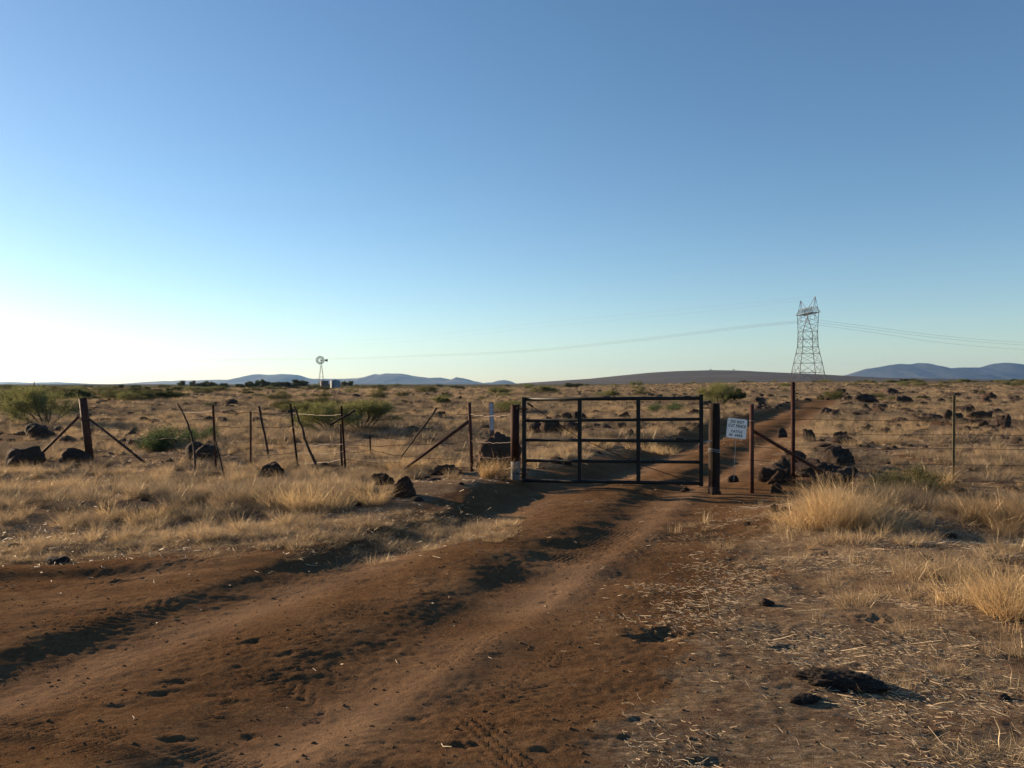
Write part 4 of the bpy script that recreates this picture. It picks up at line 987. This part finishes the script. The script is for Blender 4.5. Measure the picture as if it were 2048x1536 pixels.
rows = [[(-60, 808, 17), (167, 813, dC), (356, 822, 15.6), (425, 822, d4), (502, 824, d5), (582, 826, d6), (683, 829, d7), (800, 830, 14.5), (939, 828, dB), (1020, 829, dG)],
 [(425, 851, d4), (502, 852, d5), (585, 853, d6), (612, 858, 14.9), (684, 855, d7), (739, 872, 15), (860, 878, 14.5), (940, 843, dB)],
 [(190, 870, dC), (385, 878, 15.6), (502, 884, d5), (590, 886, d6), (686, 888, d7), (800, 890, 14.5), (941, 881, dB), (1022, 884, dG)],
 [(195, 900, dC), (392, 905, 15.4), (502, 908, d5), (592, 905, d6), (687, 903, d7), (742, 900, 15), (880, 918, 14.3), (942, 911, dB), (1022, 914, dG)],
 [(502, 930, d5), (594, 926, d6), (690, 918, d7), (800, 925, 14.5), (943, 935, dB), (1022, 936, dG)]]
names = ['top', 'second', 'third', 'fourth', 'lowest']
for rw, nm in zip(rows, names): barbed([at(*q) for q in rw], f'rusty barbed wire, {nm} strand of the fence left of the gate', jit=.007, sag=.03, r=.0042)
barbed([at(862, 838, 14.4), at(880, 860, 14.3), at(900, 872, 14.3), at(925, 868, 14.3), at(945, 890, 14.3)], 'slack broken wire curling beside the long thin stick', r=.003, jit=.012)
dR = P3_.y; dT = gp(1908, 976).y
for i, (a, b1_, c_, e_) in enumerate([(838, 838.5, 840, 841), (866, 867, 869, 870), (893, 896, 897, 898), (920, 925, 929, 930), (955, 960, 962, 964)]):
    barbed([at(1508, a, dR), at(1586, b1_, P4_.y-.03), at(1908, c_, dT-.03), at(2160, e_, dT+.3)], f'thin barbed wire, {names[i]} strand of the fence right of the sign', r=.0034, jit=.003)
for i, (a, b1_) in enumerate([(836, 835), (893, 878), (914, 920)]):
    barbed([at(1438, a, GR.y), at(1500, b1_, dR)], f'thin wire, {names[i]} strand between the timber gate post and the rusty red post', r=.0026, barbs=(i != 0), jit=.003)
for px_, lab in ((1774, 'twisted wire stay hanging midway along the right fence'), (2010, 'twisted wire stay near the right edge of the right fence')):
    a, b_ = at(px_, 839, dT), at(px_, 978, dT); m = MB(); m.tube([a.lerp(b_, k/40)+Vector((math.cos(k)*.004, math.sin(k)*.004, 0)) for k in range(41)], .0022, 4); tag(m.build('wire_stay', M['wire']), lab, 'wire stay')

# ------------------------------------------------------------------ windmill and tanks
D = 282.0; x0 = (642.5-CX)/F*D; z0 = hz(x0, D)
t = thing('windmill', (x0, D, z0), 'many bladed farm windmill on a lattice tower beside the tanks', 'windmill')
zh = zat(720.5, D)-z0; zp = zat(731.5, D)-z0
tw = MB(); lv = [0, 2.3, 4.4, 6.2, zp]; hw_ = lambda z: 1.15-.98*z/zp
for sx_ in (-1, 1):
    for sy_ in (-1, 1): tw.bar((sx_*hw_(0), sy_*hw_(0), -.2), (sx_*hw_(zp), sy_*hw_(zp), zp), .085)
for i, z in enumerate(lv[1:], 1):
    h = hw_(z)
    for a, b_ in (((-h, -h), (h, -h)), ((h, -h), (h, h)), ((h, h), (-h, h)), ((-h, h), (-h, -h))): tw.bar((*a, z), (*b_, z), .05)
tw.build('tower', M['mill'], t)
MB().box((0, 0, zp+.02), (.95, .95, .06)).box((0, 0, zp-.2), (.5, .5, .05)).build('platform', M['mill'], t)
MB().tube([(0, 0, zp), (0, 0, zh-.2)], .06, 8).build('mast', M['mill'], t)
RW = 1.55; hub = Vector((-.28, -.45, zh))
wl = thing('wheel', hub, None, None); wl.parent = t; wl.location = hub; wl.rotation_euler = (0, 0, R_(14))
bl = MB()
for k in range(18):
    a = 2*math.pi*k/18; c_, s_ = math.cos(a), math.sin(a)
    Mk = Matrix.Rotation(-a, 4, 'Y')
    prof = [(.62, -.085), (RW, -.17), (RW, .17), (.62, .085)]
    tilt = Matrix.Rotation(R_(24), 4, 'X')
    bl.prism(prof, .012, Mk @ tilt)
bl.build('blades', M['mill'], wl)
rg_ = MB()
for rr_ in (.7, 1.35): rg_.tube([(math.cos(a)*rr_, .04, math.sin(a)*rr_) for a in np.linspace(0, 2*math.pi, 37)], .018, 5, False)
for k in range(6): a = math.pi*k/3; rg_.bar((0, .04, 0), (math.cos(a)*1.35, .04, math.sin(a)*1.35), .03)
rg_.build('rim', M['mill'], wl)
MB().tube([(0, -.12, 0), (0, .25, 0)], .12, 12).build('hub', M['mill'], wl)
MB().box((0, -.12, zh), (.38, .5, .38)).build('gearbox', M['mill'], t)
vn_ = MB(); vn_.bar((0, 0, zh), (1.25, .4, zh-.02), .06); Mv = Matrix.Translation((0, .3, zh)) @ Matrix.Rotation(R_(14), 4, 'Z')
vn_.prism([(1.15, -.22), (2.1, -.52), (2.2, .5), (1.15, .25)], .02, Mv); vn_.build('tail_vane', M['mill'], t)
def tank(cx, wpx, top, D, label, mat, cone):
    x = (cx-CX)/F*D; z = hz(x, D); r = wpx/F*D/2; h = zat(top, D)-z
    t = thing('water_tank', (x, D, z), label, 'water tank')
    zs = np.linspace(0, h, 25); MB().tube([(0, 0, -.2)]+[(0, 0, q) for q in zs], [r]+[r*(1+.008*(i % 2)) for i in range(25)], 36).build('wall', M[mat], t)
    m = MB(); m.tube([(math.cos(a)*r*1.01, math.sin(a)*r*1.01, h) for a in np.linspace(0, 2*math.pi, 37)], .05, 5, False)
    for zz in (h*.33, h*.66): m.tube([(math.cos(a)*r*1.01, math.sin(a)*r*1.01, zz) for a in np.linspace(0, 2*math.pi, 37)], .03, 5, False)
    m.build('hoop', M[mat], t)
    if cone: MB().tube([(0, 0, h), (0, 0, h+.12), (0, 0, h+cone*.8), (0, 0, h+cone)], [r*1.03, r*1.0, r*.25, r*.12], 36).build('roof', M[mat], t)
    MB().tube([(-r-.12, 0, -.1), (-r-.12, 0, h*.98), (-r*.7, 0, h+.05)], .05, 6).build('pipe', M['white'], t)
    return t
tank(649, 16.5, 761.6, 279, 'dark open water tank directly under the windmill', 'tankd', 0)
tank(670.5, 18.5, 761.6, 283, 'blue grey water tank with a conical roof right of the windmill', 'tank', .45)
# ramada
D = 287; x = (566-CX)/F*D; z = hz(x, D); t = thing('ramada', (x, D, z), 'dark open shade roof among the trees left of the windmill', 'shade shelter')
MB().box((0, 0, 2.05), (3.8, 3, .14)).build('roof', M['rustd'], t)
for sx_ in (-1.8, 1.8):
    for sy_ in (-1.4, 1.4): MB().tube([(sx_, sy_, -.2), (sx_, sy_, 2.0)], .09, 8).build('post', M['rustd'], t)
for px_, d, tp in ((68/1, 120, 763), (470, 240, 771.5), (716, 240, 768.2), (757, 230, 768.6)):
    x = (px_-CX)/F*d; z = hz(x, d); o = MB().tube([(0, 0, -.2), (.03, 0, max(zat(tp, d)-z, .8))], .06, 7).build('far_post', M['stick']); o.location = (x, d, z)
    tag(o, {68: 'tiny distant post above the large yellow green bush', 470: 'tiny distant post left of the dark rounded tree', 716: 'tiny distant post right of the small round tree', 757: 'tiny distant post farthest right of the windmill'}[int(px_)], 'fence post', 'distant fence posts')

# ------------------------------------------------------------------ transmission tower
D = 418.0; x0 = (1615.5-CX)/F*D; z0 = hz(x0, D)
vf = Vector((x0, D, 0)).normalized(); vr = Vector((vf.y, -vf.x, 0)); u = (vr*-.34+vf*.94).normalized(); v_ = (vr*.94+vf*.34).normalized()
T_ = thing('transmission_tower', (x0, D, z0), 'tall steel lattice power pylon standing beyond the fence', 'pylon')
def Q(a, b_, z): return u*a+v_*b_+Vector((0, 0, z-z0))
SZ = [(z0-.3, 7.4), (6.8, 6.4), (12.5, 5.5), (17.5, 4.6), (21, 4.0), (25, 3.85), (29, 3.75)]
def sat(z): return np.interp(z, [a for a, _ in SZ], [b_ for _, b_ in SZ])
def latt(name, bars, wd): 
    m = MB()
    for a, b_ in bars: m.bar(a, b_, wd)
    return m.build(name, M['steel'], T_)
cor = [(-1, -1), (1, -1), (1, 1), (-1, 1)]
for sx_, sy_ in cor:
    latt('leg', [(Q(sx_*SZ[i][1], sy_*SZ[i][1], SZ[i][0]), Q(sx_*SZ[i+1][1], sy_*SZ[i+1][1], SZ[i+1][0])) for i in range(len(SZ)-1)], .24)
br = []; hb = []
lev = [(z0, 12.5), (12.5, 17.5), (17.5, 21), (21, 29)]
for zA, zB in lev:
    a, b_ = float(sat(zA)), float(sat(zB)); zm = (zA+zB)/2; mm = float(sat(zm))
    for i in range(4):
        c1, c2 = cor[i], cor[(i+1) % 4]
        A1, A2, B1, B2 = Q(c1[0]*a, c1[1]*a, zA), Q(c2[0]*a, c2[1]*a, zA), Q(c1[0]*b_, c1[1]*b_, zB), Q(c2[0]*b_, c2[1]*b_, zB)
        br += [(A1, B2), (A2, B1)]; hb += [(B1, B2)]
        if zB-zA > 6:
            m1, m2 = Q(c1[0]*mm, c1[1]*mm, zm), Q(c2[0]*mm, c2[1]*mm, zm); ctr = (m1+m2)/2
            br += [(m1, A1.lerp(B2, .25)), (m2, A2.lerp(B1, .25)), (m1, B1.lerp(A2, .25)), (m2, B2.lerp(A1, .25))]
            hb += [(m1, ctr), (m2, ctr)]
latt('bracing', br, .12); latt('horizontal_ties', hb, .15)
zw, zc, zt_ = 29, 38.2, 41.2; arms = []; ab = []
for sx_ in (-1, 1):
    prev = None
    for sy_ in (-1, 1):
        A = Q(sx_*3.75, sy_*3.75, zw); B_ = Q(sx_*8.2, sy_*2.6, zc); C_ = Q(sx_*3.0, sy_*2.6, zc); arms += [(A, B_)]; ab += [(Q(-sx_*3.75, sy_*3.75, zw), Q(sx_*5.0, sy_*3.2, 33.5)), (A.lerp(B_, .5), C_)]
        for k in range(4):
            f0, f1 = k/4, (k+1)/4; A2 = Q(sx_*3.75, -sy_*3.75, zw); B2 = Q(sx_*8.2, -sy_*2.6, zc); ab += [(A.lerp(B_, f0), A2.lerp(B2, f1))]
latt('window_arm', arms, .24); latt('arm_bracing', ab, .11)
ca = []; cb = []; us = np.linspace(-11, 11, 12)
for sy_ in (-1, 1):
    ca += [(Q(-11, sy_*2.4, zc), Q(11, sy_*2.4, zc)), (Q(-9, sy_*1.1, zt_), Q(9, sy_*1.1, zt_)), (Q(-11, sy_*2.4, zc), Q(-9, sy_*1.1, zt_)), (Q(11, sy_*2.4, zc), Q(9, sy_*1.1, zt_))]
    for i in range(11):
        a, b_ = us[i], us[i+1]; cb += [(Q(a, sy_*2.4, zc), Q((a+b_)/2*.85, sy_*1.1, zt_)), (Q((a+b_)/2*.85, sy_*1.1, zt_), Q(b_, sy_*2.4, zc)), (Q(a, -2.4*sy_, zc), Q(b_, 2.4*sy_, zc))]
latt('crossarm', ca, .20); latt('crossarm_lacing', cb, .10)
for sx_, zz in ((-1, 46.2), (1, 46.2)):
    bars = [(Q(sx_*(6 if j else 11), k*1.6, zc if not j else zt_), Q(sx_*10.6, 0, zz)) for j in (0, 1) for k in (-1, 1)]
    latt('ground_wire_peak', bars, .17)
att = []
for a in (-10, 0, 10):
    m = MB(); tip = Q(a, 0, 34.4)
    for k in (-1, 1): m.tube([Q(a+k*1.0, 0, zc), tip], .07, 6)
    m.build('insulator_string', M['steel'], T_); att.append(tip+T_.location)
def line(pts, label, r=.05):
    # smooth curve through the points
    P = np.array([p[:] for p in pts]); tt = np.linspace(0, len(P)-1, 90)
    from_ = []
    for s_ in tt:
        i = min(int(s_), len(P)-2); f = s_-i; p0, p1, p2, p3 = P[max(i-1, 0)], P[i], P[i+1], P[min(i+2, len(P)-1)]
        from_.append(.5*((2*p1)+(-p0+p2)*f+(2*p0-5*p1+4*p2-p3)*f*f+(-p0+3*p1-3*p2+p3)*f**3))
    o = MB().tube(from_, r, 5).build('power_line', M['steel']); tag(o, label, 'power line', 'power lines of the pylon'); return o
nm3 = ['nearest', 'middle', 'farthest']
for i, (p, off) in enumerate(zip(att, (-2.6, 0, 2.6))):
    line([p, at(1500, 653+off*.9, 448), at(1240, 684+off*.8, 540), at(1040, 703+off*.7, 650), at(850, 711.5+off*.6, 800), at(700, 716.5+off*.5, 980), at(450, 719.5+off*.4, 1300), at(200, 719.5+off*.3, 1700)], f'sagging conductor running left from the pylon, {nm3[2-i]} of three', .04)
    yy = [(656, 671, 685), (661, 676, 690), (667, 685, 699)][i]
    line([p, at(1760, yy[0], 440), at(1880, yy[1], 462), at(2048, yy[2], 500), at(2300, yy[2]+10, 560)], f'sagging conductor running right from the pylon, {nm3[2-i]} of three', .04)
for s_, pxp in ((-1, (1601, 602)), (1, (1629, 593))):
    p = Q(s_*10.6, 0, 46.2) if False else Q(-s_*10.6, 0, 46.2)
    p = p+T_.location
    line([p, at(1400, pxp[1]+22, 480), at(1100, pxp[1]+50, 620), at(700, pxp[1]+88, 980), at(200, pxp[1]+104, 1700)], 'faint ground wire from the pylon peak to the left, '+('far peak' if s_ < 0 else 'near peak'), .02)

# ------------------------------------------------------------------ haze
b = bmesh.new(); bmesh.ops.create_cube(b, size=1); me = bpy.data.meshes.new('haze'); b.to_mesh(me); b.free()
hzo = link(bpy.data.objects.new('haze', me)); zlo = float(gz.min())-9.5; zhi = 330.0
hzo.scale = (25600, 25600, zhi-zlo); hzo.location = (0, 0, (zhi+zlo)/2)
mh, nt = newmat('pale_air'); g = N(nt); pv = g.n('ShaderNodeVolumePrincipled'); pv.inputs['Density'].default_value = 3.9e-5
pv.inputs['Color'].default_value = (.30, .56, 1.0, 1); pv.inputs['Anisotropy'].default_value = .35
oo = g.n('ShaderNodeOutputMaterial'); g.l(pv.outputs[0], oo.inputs['Volume']); me.materials.append(mh); tag(hzo, kind='stuff')
